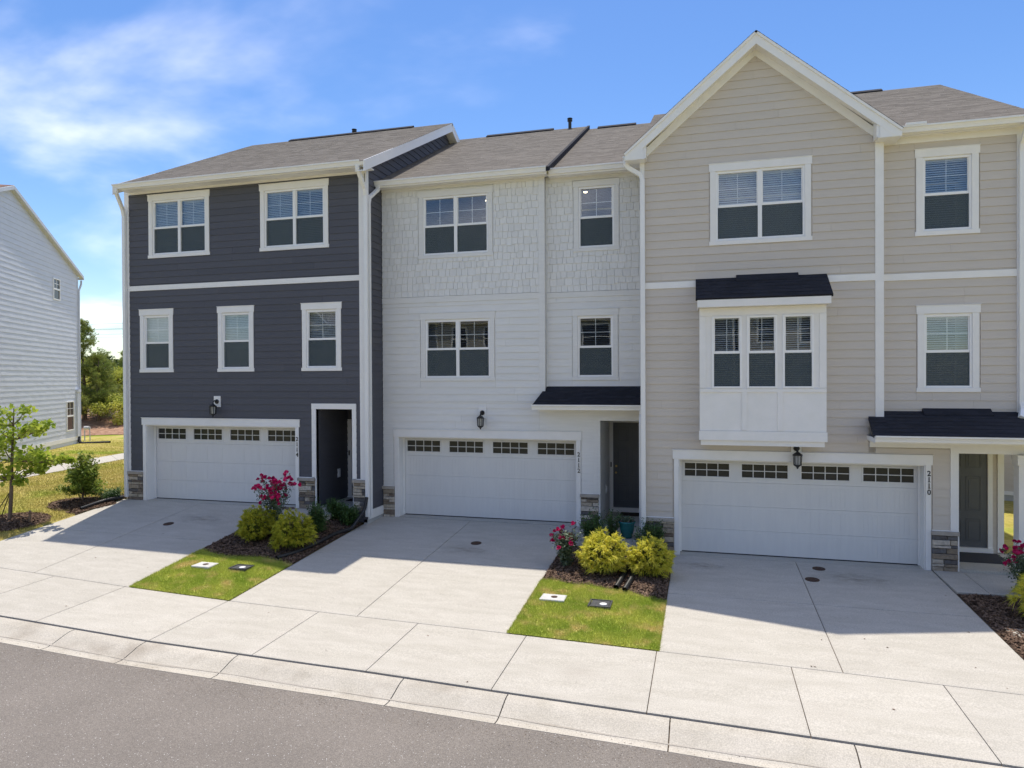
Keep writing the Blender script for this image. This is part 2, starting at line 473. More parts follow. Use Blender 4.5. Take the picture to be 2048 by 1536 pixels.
class MB:
    def __init__(s):
        s.v, s.f = [], []
    def face(s, pts):
        i = len(s.v)
        s.v += [tuple(p) for p in pts]
        s.f.append(tuple(range(i, i + len(pts))))
    def hexa(s, a, b):                      # a = 4 pts of one face, b = the 4 opposite
        i = len(s.v)
        s.v += [tuple(p) for p in a] + [tuple(p) for p in b]
        s.f += [(i, i + 1, i + 2, i + 3), (i + 7, i + 6, i + 5, i + 4)]
        for k in range(4):
            j = (k + 1) % 4
            s.f.append((i + k, i + 4 + k, i + 4 + j, i + j))
    def box(s, x0, x1, y0, y1, z0, z1):
        s.hexa([(x0, y0, z0), (x1, y0, z0), (x1, y0, z1), (x0, y0, z1)], [(x0, y1, z0), (x1, y1, z0), (x1, y1, z1), (x0, y1, z1)])
    def fbox(s, F, u0, u1, z0, z1, w0, w1):
        s.hexa([F.p(u0, z0, w1), F.p(u1, z0, w1), F.p(u1, z1, w1), F.p(u0, z1, w1)], [F.p(u0, z0, w0), F.p(u1, z0, w0), F.p(u1, z1, w0), F.p(u0, z1, w0)])
    def prism(s, poly, ext):                # polygon pts (3d), extruded by vector
        n = len(poly)
        i = len(s.v)
        e = Vector(ext)
        s.v += [tuple(p) for p in poly] + [tuple(Vector(p) + e) for p in poly]
        s.f += [tuple(range(i, i + n)), tuple(range(i + 2 * n - 1, i + n - 1, -1))]
        for k in range(n):
            j = (k + 1) % n
            s.f.append((i + k, i + n + k, i + n + j, i + j))
    def tube(s, path, r, n=8, caps=True):
        path = [Vector(p) for p in path]
        rs = r if isinstance(r, (list, tuple)) else [r] * len(path)
        i0 = len(s.v)
        prev = None
        for k, p in enumerate(path):
            t = (path[min(k + 1, len(path) - 1)] - path[max(k - 1, 0)]).normalized()
            a = t.orthogonal().normalized() if prev is None else (prev - t * prev.dot(t)).normalized()
            prev = a
            b = t.cross(a)
            for q in range(n):
                an = 2 * math.pi * q / n
                s.v.append(tuple(p + (a * math.cos(an) + b * math.sin(an)) * rs[k]))
        for k in range(len(path) - 1):
            for q in range(n):
                q2 = (q + 1) % n
                s.f.append((i0 + k * n + q, i0 + k * n + q2, i0 + (k + 1) * n + q2, i0 + (k + 1) * n + q))
        if caps:
            s.f.append(tuple(i0 + q for q in range(n))[::-1])
            s.f.append(tuple(i0 + (len(path) - 1) * n + q for q in range(n)))
    def rtube(s, path, a, b, up=(0, -1, 0)):     # rectangular tube (downspouts): a along side, b along up
        path = [Vector(p) for p in path]
        i0 = len(s.v)
        upv = Vector(up)
        for k, p in enumerate(path):
            t = (path[min(k + 1, len(path) - 1)] - path[max(k - 1, 0)]).normalized()
            sd = t.cross(upv)
            sd = sd.normalized() if sd.length > 1e-4 else Vector((1, 0, 0))
            u2 = sd.cross(t).normalized()
            for c1, c2 in ((-1, -1), (1, -1), (1, 1), (-1, 1)):
                s.v.append(tuple(p + sd * (a * c1 / 2) + u2 * (b * c2 / 2)))
        for k in range(len(path) - 1):
            for q in range(4):
                q2 = (q + 1) % 4
                s.f.append((i0 + k * 4 + q, i0 + k * 4 + q2, i0 + (k + 1) * 4 + q2, i0 + (k + 1) * 4 + q))
        s.f.append((i0 + 3, i0 + 2, i0 + 1, i0))
        e = i0 + (len(path) - 1) * 4
        s.f.append((e, e + 1, e + 2, e + 3))
    def lathe(s, c, prof, n=16):
        i0 = len(s.v)
        for (r, z) in prof:
            for q in range(n):
                a = 2 * math.pi * q / n
                s.v.append((c[0] + r * math.cos(a), c[1] + r * math.sin(a), c[2] + z))
        for k in range(len(prof) - 1):
            for q in range(n):
                q2 = (q + 1) % n
                s.f.append((i0 + k * n + q, i0 + k * n + q2, i0 + (k + 1) * n + q2, i0 + (k + 1) * n + q))
        s.f.append(tuple(i0 + q for q in range(n))[::-1])
        s.f.append(tuple(i0 + (len(prof) - 1) * n + q for q in range(n)))

def root_of(o):
    while o.parent:
        o = o.parent
    return o

def obj(name, mb, m, parent=None, smooth=False, kind=None, bevel=0.0, label=None):
    me = bpy.data.meshes.new(name)
    if parent is not None:
        off = root_of(parent).location
        vs = [(v[0] - off.x, v[1] - off.y, v[2] - off.z) for v in mb.v]
    else:
        vs = mb.v
    me.from_pydata(vs, [], mb.f)
    me.materials.append(m)
    me.update()
    if smooth:
        me.shade_smooth()
    o = bpy.data.objects.new(name, me)
    COL.objects.link(o)
    if parent is not None:
        o.parent = parent
    if kind:
        o['kind'] = kind
    if label:
        o['label'] = label
    if bevel > 0:
        bm = o.modifiers.new('bevel', 'BEVEL')
        bm.width = bevel
        bm.segments = 2
        bm.limit_method = 'ANGLE'
    return o

def split_obj(name, mb, m, parent):
    n = 8                                   # every hexa has 8 vertices and 6 faces
    for k in range(len(mb.v) // n):
        q = MB()
        q.v = mb.v[k * n:(k + 1) * n]
        q.f = [tuple(i - k * n for i in f_) for f_ in mb.f[k * 6:(k + 1) * 6]]
        obj(name, q, m, parent)

def npobj(name, verts, faces, m, parent=None, kind=None, smooth=False):
    """verts (N,3) world, faces (M,k) uniform"""
    me = bpy.data.meshes.new(name)
    v = np.asarray(verts, dtype=np.float32)
    if parent is not None:
        off = root_of(parent).location
        v = v - np.array([off.x, off.y, off.z], dtype=np.float32)
    f = np.asarray(faces, dtype=np.int32)
    k = f.shape[1]
    me.vertices.add(len(v))
    me.vertices.foreach_set('co', v.ravel())
    me.loops.add(f.size)
    me.loops.foreach_set('vertex_index', f.ravel())
    me.polygons.add(len(f))
    me.polygons.foreach_set('loop_start', np.arange(0, f.size, k, dtype=np.int32))
    me.polygons.foreach_set('loop_total', np.full(len(f), k, dtype=np.int32))
    me.update(calc_edges=True)
    me.materials.append(m)
    if smooth:
        me.shade_smooth()
    o = bpy.data.objects.new(name, me)
    COL.objects.link(o)
    if parent is not None:
        o.parent = parent
    if kind:
        o['kind'] = kind
    return o

def tag(o, label, cat, group=None):
    o['label'] = label
    o['category'] = cat
    if group:
        o['group'] = group
    return o

def thing(name, loc, label, cat, group=None):
    o = bpy.data.objects.new(name, None)
    COL.objects.link(o)
    o.empty_display_size = 0.2
    o.location = loc
    return tag(o, label, cat, group)

def setting(name, loc=(0, 0, 0)):
    o = bpy.data.objects.new(name, None)
    COL.objects.link(o)
    o.location = loc
    o['kind'] = 'structure'
    return o

def box1(name, m, parent, *a, bevel=0.0, label=None):
    b = MB()
    b.box(*a)
    return obj(name, b, m, parent, bevel=bevel, label=label)

def fbox1(name, m, parent, F, *a, bevel=0.0, label=None):
    b = MB()
    b.fbox(F, *a)
    return obj(name, b, m, parent, bevel=bevel, label=label)

# ------------------------------------------------------------------ ground shape
XS = [-400, -40, -30, -22, -15.5, -10.35, -7.7, 0, 12, 40, 400]
ZS = [.9, .6, .4, .15, -.03, -.15, -.18, -.21, -.25, -.3, -.4]
def zs(X): return float(np.interp(X, XS, ZS))
def Yb(X): return float(np.interp(X, [-40, -15.5, -12.8, -10.35, -5, 0, 3, 40], [-3.7, -4.72, -4.87, -4.94, -5.08, -5.27, -5.42, -8.3]))
def Yf(X): return float(np.interp(X, [-40, -13.62, -12.83, -10.41, -8.47, -6.55, -4.63, -2.67, -.7, 1.4, 40], [-6.0, -6.73, -6.76, -6.85, -6.88, -6.92, -7.01, -7.09, -7.16, -7.24, -10.2]))
def Yc(X): return Yf(X) - float(np.interp(X, [-13, -6.8, -2.6, 1, 40], [.64, .63, .62, .66, .7]))
def Hz(X): return float(np.interp(X, [-17.9, -12.4, -11.1, -10.35, -4.95, -2.55], [.55, .545, .48, .262, .262, 0.0]))
def Hy(X): return float(np.interp(X, [-12.4, -10.35, -4.95, -2.55], [.25, 1.13, 1.13, 0.0]))
def H(X, Y):
    yb = Yb(X)
    z0 = zs(X)
    if Y < yb:
        return z0 + .02 * max(Y - yb, -4)
    y1 = Hy(X)
    t = min((Y - yb) / (y1 - yb), 1)
    return z0 + (Hz(X) - z0) * t
def FAR(X, Y):      # rise towards the brushy bank beyond the white house
    d = (Y - 19) + (-(X + 36)) * 0.35
    e = np.clip(d / 22, 0, 1)
    return 3.2 * e * e * (3 - 2 * e) if X < 40 else 0

def grid(xs, ys, hf):
    X, Y = np.meshgrid(xs, ys, indexing='ij')
    Z = np.array([[hf(float(a), float(b)) for b in ys] for a in xs])
    v = np.stack([X, Y, Z], -1).reshape(-1, 3)
    nx, ny = len(xs), len(ys)
    i = (np.arange(nx - 1)[:, None] * ny + np.arange(ny - 1)[None, :]).ravel()
    return v, np.stack([i, i + ny, i + ny + 1, i + 1], -1)

def ghf(X, Y):
    if Y < -14:
        return -0.5
    z = H(X, Y)
    if Y < Yc(X) + 0.1:
        return -0.62
    if Y < Yb(X) - .25:
        return z - .35
    if X > -17.93 and Y < 14:
        z -= 0.10
        if X > 4.6:
            z += 0.10
    if Y > 10:
        z += FAR(X, Y)
    return z - 0.005
gx = np.unique(np.concatenate([np.linspace(-600, -60, 10), np.linspace(-60, -18.5, 60), [-17.96, -17.90], np.linspace(-17, 4.5, 30), [4.58, 4.62], np.linspace(5, 40, 20), np.linspace(60, 600, 8)]))
gy = np.unique(np.concatenate([np.linspace(-600, -20, 8), [-14.01, -13.9], np.linspace(-9, 3, 60), np.linspace(3.5, 60, 60), np.linspace(70, 900, 14)]))
v, f = grid(gx, gy, ghf)
g = npobj('ground', v, f, M['ground'], kind='structure', smooth=True)

# asphalt road (curved edge along the gutter, crowned)
rx = np.linspace(-90, 60, 151)
rows = []
for x in rx:
    yc = Yc(x)
    z0 = zs(x) - .02 * 2 - .115
    rows.append([(x, yc - t, z0 + 0.018 * min(t, 4.2) - 0.018 * max(t - 4.2, 0) + (0.0 if t > 0 else -0.0)) for t in (0, .4, 1, 2, 3, 4.2, 5.5, 7, 8.4)])
rv = np.array(rows).reshape(-1, 3)
nx, ny = len(rx), 9
i = (np.arange(nx - 1)[:, None] * ny + np.arange(ny - 1)[None, :]).ravel()
npobj('road', rv, np.stack([i, i + 1, i + ny + 1, i + ny], -1), M['asphalt'], kind='structure')

# slab helper: plan quad (x0,x1 by fn ya..yb) following H, with a tooled edge
def slab(name, parent, x0, x1, ya, yb, m, hf=H, lift=0.0, th=0.12, gap=0.006, nx=6, ny=6, xf=None):
    """ya,yb: functions of x; xf: optional function (s,t)->x for slanted sides"""
    mb = MB()
    e = 0.022
    ss = [0, e / max(x1 - x0, .1), *[k / nx for k in range(1, nx)], 1 - e / max(x1 - x0, .1), 1]
    idx = {}
    def P(si, ti, s, t):
        x = x0 + gap + (x1 - x0 - 2 * gap) * s
        if xf:
            x = xf(s, t)
        a, b_ = ya(x) + gap, yb(x) - gap
        y = a + (b_ - a) * t
        edge = (s in (0, 1)) or (t in (0, 1))
        return (x, y, hf(x, y) + lift - (0.006 if edge else 0))
    ln = max(abs(yb((x0 + x1) / 2) - ya((x0 + x1) / 2)), .1)
    ts = [0, e / ln, *[k / ny for k in range(1, ny)], 1 - e / ln, 1]
    for si, s in enumerate(ss):
        for ti, t in enumerate(ts):
            idx[si, ti] = len(mb.v)
            mb.v.append(P(si, ti, s, t))
    A, B = len(ss), len(ts)
    for a in range(A - 1):
        for b in range(B - 1):
            mb.f.append((idx[a, b], idx[a + 1, b], idx[a + 1, b + 1], idx[a, b + 1]))
    ring = [(a, 0) for a in range(A)] + [(A - 1, b) for b in range(1, B)] + [(a, B - 1) for a in range(A - 2, -1, -1)] + [(0, b) for b in range(B - 2, 0, -1)]
    base = len(mb.v)
    for q in ring:
        p = mb.v[idx[q]]
        mb.v.append((p[0], p[1], p[2] - th))
    n = len(ring)
    for k in range(n):
        k2 = (k + 1) % n
        mb.f.append((idx[ring[k]], base + k, base + k2, idx[ring[k2]]))
    return obj(name, mb, m, parent)

def const(c): return lambda x: c

# joint-dirt sheet beneath all slabs
dv, df = grid(np.linspace(-18.0, 6, 60), np.linspace(-8.2, 1.0, 50), lambda x, y: (H(x, y) - 0.03) if y > Yf(x) - .02 else zs(x) - .045 - .13 * min(1, (Yf(x) - y) / .5) - .03)
# sidewalk
sw = setting('sidewalk')
sj = [-34, -32, -30, -28, -26, -24, -22.2, -20.35, -18.5, -16.6, -14.7, -12.81, -10.39, -8.47, -6.55, -4.65, -2.59, -.7, 1.2, 3.1, 5.0, 7, 9, 11, 13, 15, 17, 19, 21, 23, 25]
for k in range(len(sj) - 1):
    slab('slab', sw, sj[k], sj[k + 1], lambda x: Yf(x) + .012, Yb, M['concrete'], nx=3, ny=3)
jd = MB()
for k in range(len(sj) - 1):
    for q in range(3):
        a, b_ = sj[k] + (sj[k + 1] - sj[k]) * q / 3, sj[k] + (sj[k + 1] - sj[k]) * (q + 1) / 3
        jd.face([(a, Yf(a) - .03, H(a, Yf(a)) - .04), (b_, Yf(b_) - .03, H(b_, Yf(b_)) - .04), (b_, Yb(b_) + .01, H(b_, Yb(b_)) - .02), (a, Yb(a) + .01, H(a, Yb(a)) - .02)])
obj('joint_filler', jd, M['joint'], sw)

# rolled kerb segments
kb = setting('kerb')
cj = [-34, -30.5, -27.4, -24.3, -21.2, -18.1, -15.0, -11.9, -10.41, -8.68, -5.93, -4.4, -2.3, -.25, 2.8, 5.9, 9, 12, 15, 18, 21, 25]
prof = [(0, -.022), (.02, -.014), (.16, -.018), (.30, -.035), (.50, -.075), (.68, -.108), (.80, -.122), (1.0, -.112), (1.0, -.25)]
for k in range(len(cj) - 1):
    mb = MB()
    n = 4
    a0, a1 = cj[k] + .008, cj[k + 1] - .008
    for q in range(n + 1):
        x = a0 + (a1 - a0) * q / n
        yf, yc = Yf(x) - .012, Yc(x)
        zf = H(x, Yf(x))
        for (t, dz) in prof:
            mb.v.append((x, yf + (yc - yf) * t, zf + dz))
    m_ = len(prof)
    for q in range(n):
        for t in range(m_ - 1):
            i = q * m_ + t
            mb.f.append((i, i + 1, i + m_ + 1, i + m_))
    for q in (0, n):
        i = q * m_
        mb.v.append((mb.v[i][0], mb.v[i][1], mb.v[i][2] - .2))
        mb.f.append(tuple(range(i, i + m_)) + (len(mb.v) - 1,))
    obj('kerb_segment', mb, M['curb_concrete'], kb)
kd = MB()
for k in range(60):
    a, b_ = -34 + k, -33 + k
    kd.face([(a, Yf(a) + .03, H(a, Yf(a)) - .045), (b_, Yf(b_) + .03, H(b_, Yf(b_)) - .045), (b_, Yf(b_) - .3, H(b_, Yf(b_)) - .11), (a, Yf(a) - .3, H(a, Yf(a)) - .11)])
    kd.face([(a, Yf(a) - .3, H(a, Yf(a)) - .11), (b_, Yf(b_) - .3, H(b_, Yf(b_)) - .11), (b_, Yc(b_) + .01, H(b_, Yf(b_)) - .165), (a, Yc(a) + .01, H(a, Yf(a)) - .165)])
obj('joint_filler', kd, M['joint'], kb)
sd = MB()                                   # dried dirt line along the gutter
xs_ = np.arange(-18, 14, .25)
prev = None
for x in xs_:
    yf, yc = Yf(x) - .012, Yc(x)
    w = .016 + .010 * math.sin(x * 3.1) + .006 * math.sin(x * 7.7)
    c = .72 + .02 * math.sin(x * 1.7)
    pa = (x, yf + (yc - yf) * (c - w), H(x, Yf(x)) + float(np.interp(c - w, [p[0] for p in prof[:8]], [p[1] for p in prof[:8]])) + .004)
    pb = (x, yf + (yc - yf) * (c + w), H(x, Yf(x)) + float(np.interp(c + w, [p[0] for p in prof[:8]], [p[1] for p in prof[:8]])) + .004)
    if prev:
        sd.face([prev[0], prev[1], pb, pa])
    prev = (pa, pb)
obj('gutter_dirt', sd, M['stain'], kb)

# driveways
def driveway(x0, x1, xc, ycross, yh, z_under):
    d = setting('driveway')
    for a, b_ in ((x0, xc), (xc, x1)):
        slab('slab', d, a, b_, Yb, const(ycross), M['concrete'], nx=6, ny=6)
        slab('slab', d, a, b_, const(ycross), const(yh), M['concrete'], nx=6, ny=6)
    # garage apron strip in the door recess
    mb = MB()
    for q in range(8):
        a, b_ = x0 + (x1 - x0) * q / 8, x0 + (x1 - x0) * (q + 1) / 8
        ys = np.linspace(Yb(x0) - .1, yh, 8)
        for t in range(7):
            mb.face([(a, ys[t], H(a, ys[t]) - .018), (b_, ys[t], H(b_, ys[t]) - .018), (b_, ys[t + 1], H(b_, ys[t + 1]) - .018), (a, ys[t + 1], H(a, ys[t + 1]) - .018)])
    obj('joint_filler', mb, M['joint'], d)
    return d
driveway(-17.93, -12.72, -15.3, -2.35, .22, 0)
driveway(-10.37, -4.97, -7.72, -2.02, 1.10, 0)
driveway(-2.56, 2.56, -.02, -2.58, -.03, 0)

# walkways to the three porches
wk = setting('walkway')
slab('slab', wk, -12.70, -11.05, const(-1.05), const(.22), M['concrete'], hf=lambda x, y: .545 - .06 * (.25 - y) / 1.2)
wk = setting('walkway')
slab('slab', wk, -4.95, -3.30, const(-.42), const(1.10), M['concrete'], hf=lambda x, y: .262 - .03 * (1.1 - y))
wk = setting('walkway')
slab('slab', wk, 2.58, 3.12, const(-1.42), const(-.03), M['concrete'], hf=lambda x, y: .0 + .02 * y)
slab('slab', wk, 3.12, 4.6, const(-1.40), const(-.03), M['concrete'], hf=lambda x, y: .0 + .02 * y)
slab('slab', wk, 2.75, 4.2, const(-3.35), const(-2.95), M['concrete'], hf=lambda x, y: H(x, y) + .0)

# diagonal path across the side lawn
pth = setting('path')
PA, PC = Vector((-24.60, 1.76)), Vector((-26.6, 3.15))
dA, dC = Vector((-1.44, 6.65)), Vector((-1.4, 7.2))
prevq = None
for k in range(-1, 16):
    a = PA + dA * (k * .23)
    b_ = PC + dC * (k * .215)
    if prevq is not None:
        mb = MB()
        p = [prevq[0], a, b_, prevq[1]]
        gapv = (a - prevq[0]).normalized() * .01
        q4 = [prevq[0] + gapv, a - gapv, b_ - gapv, prevq[1] + gapv]
        top = [(q.x, q.y, H(q.x, q.y) + .012 + (FAR(q.x, q.y) if q.y > 10 else 0)) for q in q4]
        bot = [(q[0], q[1], q[2] - .1) for q in top]
        mb.hexa(top, bot)
        obj('slab', mb, M['concrete'], pth)
    prevq = (a, b_)

# ------------------------------------------------------------------ house building blocks
def decomp(rects, u0, u1, z0, z1):
    """free (u-interval, z-interval) pieces of a course after removing rects"""
    us = sorted({u0, u1, *[min(max(r[k], u0), u1) for r in rects if r[3] > z0 and r[2] < z1 for k in (0, 1)]})
    out = []
    for a, b_ in zip(us[:-1], us[1:]):
        if b_ - a < 0.004:
            continue
        m_ = (a + b_) / 2
        zz = [(z0, z1)]
        for r in rects:
            if r[0] <= m_ <= r[1]:
                nz_ = []
                for (p, q) in zz:
                    if r[3] <= p or r[2] >= q:
                        nz_.append((p, q))
                        continue
                    if r[2] > p + .004:
                        nz_.append((p, r[2]))
                    if r[3] < q - .004:
                        nz_.append((r[3], q))
                zz = nz_
        for q in zz:
            if out and abs(out[-1][1] - a) < 1e-6 and out[-1][2:] == q:
                out[-1] = (out[-1][0], b_, *q)
            else:
                out.append((a, b_, *q))
    # merge across same z
    out.sort(key=lambda t: (t[2], t[3], t[0]))
    res = []
    for t in out:
        if res and res[-1][2:] == t[2:] and abs(res[-1][1] - t[0]) < 1e-6:
            res[-1] = (res[-1][0], t[1], *t[2:])
        else:
            res.append(t)
    return res

def siding(parent, F, m, u0, u1, z0, z1, rects=(), expo=.178, lim=None, proud=.022, name='siding_board', maxlen=3.66, z00=None, wavy=0.0):
    """lim: function z -> (umin,umax) for gables"""
    k0 = 0
    z = z0 if z00 is None else z00
    while z < z1 - 1e-4:
        zt = z + expo
        a0, a1 = max(z, z0), min(zt, z1)
        if a1 - a0 > .004:
            off = R.uniform(0, maxlen)
            for (a, b_, p, q) in decomp(rects, u0, u1, a0, a1):
                cuts = [a] + [c for c in np.arange(u0 - off, u1, maxlen) if a + .25 < c < b_ - .25] + [b_]
                for s, e in zip(cuts[:-1], cuts[1:]):
                    wb = .006 + (proud - .006) * (1 - (p - z) / expo)
                    wt = .006 + (proud - .006) * (1 - (q - z) / expo)
                    s2, e2 = s + .0012, e - .0012
                    sb, eb, st, et = s2, e2, s2, e2
                    if lim:
                        lb, rb = lim(p)
                        lt, rt = lim(q)
                        if rb <= lb:
                            continue
                        sb, eb = max(sb, lb), min(eb, rb)
                        st, et = max(st, lt), min(et, rt)
                        if eb - sb < .01:
                            continue
                        if et < st:
                            st = et = (st + et) / 2
                    mb = MB()
                    if wavy > 0:
                        n = max(2, int((eb - sb) / .35))
                        for j in range(n + 1):
                            u = sb + (eb - sb) * j / n
                            ut = st + (et - st) * j / n
                            d = R.uniform(-wavy, wavy)
                            mb.v += [tuple(F.p(u, p, wb + d)), tuple(F.p(ut, q, wt)), tuple(F.p(u, p, 0))]
                        for j in range(n):
                            i = j * 3
                            mb.f += [(i, i + 3, i + 4, i + 1), (i + 2, i + 5, i + 3, i)]
                    else:
                        mb.hexa([F.p(sb, p, wb), F.p(eb, p, wb), F.p(et, q - .001, wt), F.p(st, q - .001, wt)],
                                [F.p(sb, p, 0), F.p(eb, p, 0), F.p(et, q - .001, 0), F.p(st, q - .001, 0)])
                    obj(name, mb, m, parent)
        z = zt

def wall_core(parent, F, m, u0, u1, z0, z1, rects, th=.14, lim=None):
    mb = MB()
    for (a, b_, p, q) in decomp(rects, u0, u1, z0, z1):
        mb.fbox(F, a, b_, p, q, -th, -.002)
    obj('wall', mb, m, parent)

def wall_core_full(parent, F, m, u0, u1, z0, z1, rects, th=.14):
    zsn = sorted({z0, z1, *[r[k] for r in rects for k in (2, 3) if z0 < r[k] < z1]})
    mb = MB()
    for a, b_ in zip(zsn[:-1], zsn[1:]):
        for (p, q, s, t) in decomp(rects, u0, u1, a, b_):
            mb.fbox(F, p, q, s, t, -th, -.003)
    return obj('wall', mb, m, parent)

def ftri_box(mb, F, pts, w0, w1):
    mb.prism([F.p(u, z, w1) for (u, z) in pts], F.n * (w0 - w1))

def blinds(F, u0, u1, z0, z1, w, m, parent, tilt=0.55, pitch=.046):
    mb = MB()
    z = z0 + .01
    while z < z1 - .02:
        h = .5 * .05 * math.sin(tilt + R.uniform(-.06, .06))
        d = .5 * .05 * math.cos(tilt)
        mb.face([F.p(u0, z - h, w + d), F.p(u1, z - h, w + d), F.p(u1, z + h, w - d), F.p(u0, z + h, w - d)])
        z += pitch
    mb.fbox(F, u0, u1, z1 - .03, z1, w - .03, w + .03)
    return obj('blind', mb, m, parent)

def sash_unit(par, F, u0, u1, z0, z1, blind_m, tilt, muntin=(2, 2), wf=-.02, screen=True):
    """one double-hung unit inside a vinyl frame; returns nothing"""
    fw = .042
    mb = MB()
    zm = (z0 + z1) / 2
    for (a, b_, p, q) in ((u0, u0 + fw, z0, z1), (u1 - fw, u1, z0, z1), (u0 + fw, u1 - fw, z0, z0 + fw), (u0 + fw, u1 - fw, z1 - fw, z1)):
        mb.fbox(F, a, b_, p, q, wf - .06, wf + .022)
    # meeting rail and lower sash (set back), upper sash stiles
    mb.fbox(F, u0 + fw, u1 - fw, zm - .028, zm + .028, wf - .05, wf + .004)
    for (a, b_) in ((u0 + fw, u0 + fw + .022), (u1 - fw - .022, u1 - fw)):
        mb.fbox(F, a, b_, zm + .028, z1 - fw, wf - .045, wf - .004)
    obj('sash_frame', mb, M['vinyl'], par, bevel=.003)
    g0, g1 = u0 + fw + .001, u1 - fw - .001
    up = MB()
    up.fbox(F, g0 + .021, g1 - .021, zm + .028, z1 - fw, wf - .024, wf - .020)
    obj('pane', up, M['glass'], par)
    lo = MB()
    lo.fbox(F, g0, g1, z0 + fw, zm - .028, wf - .044, wf - .040)
    obj('pane', lo, M['glass'], par)
    if muntin:
        mu = MB()
        for k in range(1, muntin[0]):
            u = u0 + (u1 - u0) * k / muntin[0]
            mu.fbox(F, u - .008, u + .008, zm + .028, z1 - fw, wf - .032, wf - .026)
        for k in range(1, muntin[1]):
            z = zm + .02 + (z1 - fw - zm - .02) * k / muntin[1]
            mu.fbox(F, g0, g1, z - .008, z + .008, wf - .0325, wf - .0265)
        obj('muntin', mu, M['vinyl'], par)
    if screen:
        sc = MB()
        sc.fbox(F, g0, g1, z0 + fw, zm - .028, wf - .012, wf - .011)
        obj('insect_screen', sc, M['screen'], par)
    blinds(F, u0 + .03, u1 - .03, z0 + .03, z1 - .03, wf - .115, blind_m, par, tilt * R.uniform(.72, 1.15))

def window(parent, F, u0, u1, zb, zt, double, fz, blind_m, tilt=.95, trimm=None, muntin=(2, 2), label=None):
    """u0..u1, zb..zt = outer trim; fz=(zbottom,ztop) of the vinyl frame"""
    trimm = trimm or M['trim']
    cs = .125
    win = MB()
    # head board with ears, two side casings, apron sill
    hd = .165
    win.fbox(F, u0, u1, zt - hd, zt, .002, .034)
    win.fbox(F, u0 - .012, u1 + .012, zt, zt + .012, .002, .045)
    win.fbox(F, u0 + .022, u0 + cs + .02, zb + .088, zt - hd, .002, .028)
    win.fbox(F, u1 - cs - .02, u1 - .022, zb + .088, zt - hd, .002, .028)
    win.fbox(F, u0, u1, zb, zb + .088, .002, .034)
    w = obj('window', win, trimm, parent, bevel=.003, label=label)
    a, b_ = u0 + cs + .018, u1 - cs - .018
    if double:
        c = (a + b_) / 2
        sash_unit(w, F, a, c + .006, fz[0], fz[1], blind_m, tilt, muntin)
        sash_unit(w, F, c + .007, b_, fz[0], fz[1], blind_m, tilt, muntin)
    else:
        sash_unit(w, F, a, b_, fz[0], fz[1], blind_m, tilt, muntin)
    # reveal liner (room side of the opening)
    ln = MB()
    for (p, q, s, t) in ((a - .02, a, fz[0], fz[1]), (b_, b_ + .02, fz[0], fz[1]), (a - .02, b_ + .02, fz[0] - .02, fz[0]), (a - .02, b_ + .02, fz[1], fz[1] + .02)):
        ln.fbox(F, p, q, s, t, -.17, -.001)
    obj('reveal', ln, M['trim'], w)
    return w

def hole(u0, u1, zb, zt, fz):
    return (u0 + .13, u1 - .13, fz[0] - .01, fz[1] + .01)

def gutter(parent, pts_x0, x1, y, z, L=None):
    """K-style gutter along X, top at z, back at y"""
    mb = MB()
    prof_ = [(y, z), (y, z - .125), (y - .07, z - .125), (y - .078, z - .09), (y - .10, z - .045), (y - .125, z - .03), (y - .125, z), (y - .117, z), (y - .117, z - .02), (y - .008, z - .02)]
    mb.prism([(pts_x0, p[0], p[1]) for p in prof_], (x1 - pts_x0, 0, 0))
    return obj('gutter', mb, M['alu'], parent)

def downspout(parent, path, up=(0, -1, 0)):
    mb = MB()
    mb.rtube(path, .10, .075, up)
    o = obj('downspout', mb, M['alu'], parent, bevel=.008)
    return o

def roof_plane(parent, x0, x1, ye, ze, yr, zr, m, th=.10, expo=.145, name='roof', jag=0.0, over=.03):
    """stepped shingle courses from eave (ye,ze) up to ridge (yr,zr); the deck is below"""
    mb = MB()
    Ln = math.hypot(yr - ye, zr - ze)
    n = int(round(Ln / expo))
    dy, dz = (yr - ye) / Ln, (zr - ze) / Ln
    ny_, nz_ = -dz * (1 if dy > 0 else -1), abs(dy)
    def P(x, s, h):
        return (x, ye + dy * s + ny_ * h, ze + dz * s + nz_ * h)
    for k in range(n):
        s0, s1 = k * Ln / n, (k + 1) * Ln / n
        mb.face([P(x0, s0, .010), P(x1, s0, .010), P(x1, s1, .002), P(x0, s1, .002)])
        mb.face([P(x0, s0, .0), P(x1, s0, .0), P(x1, s0, .010), P(x0, s0, .010)])
    mb.hexa([P(x0, 0, 0), P(x1, 0, 0), P(x1, Ln, 0), P(x0, Ln, 0)], [P(x0, 0, -th), P(x1, 0, -th), P(x1, Ln, -th), P(x0, Ln, -th)])
    return obj(name, mb, m, parent)

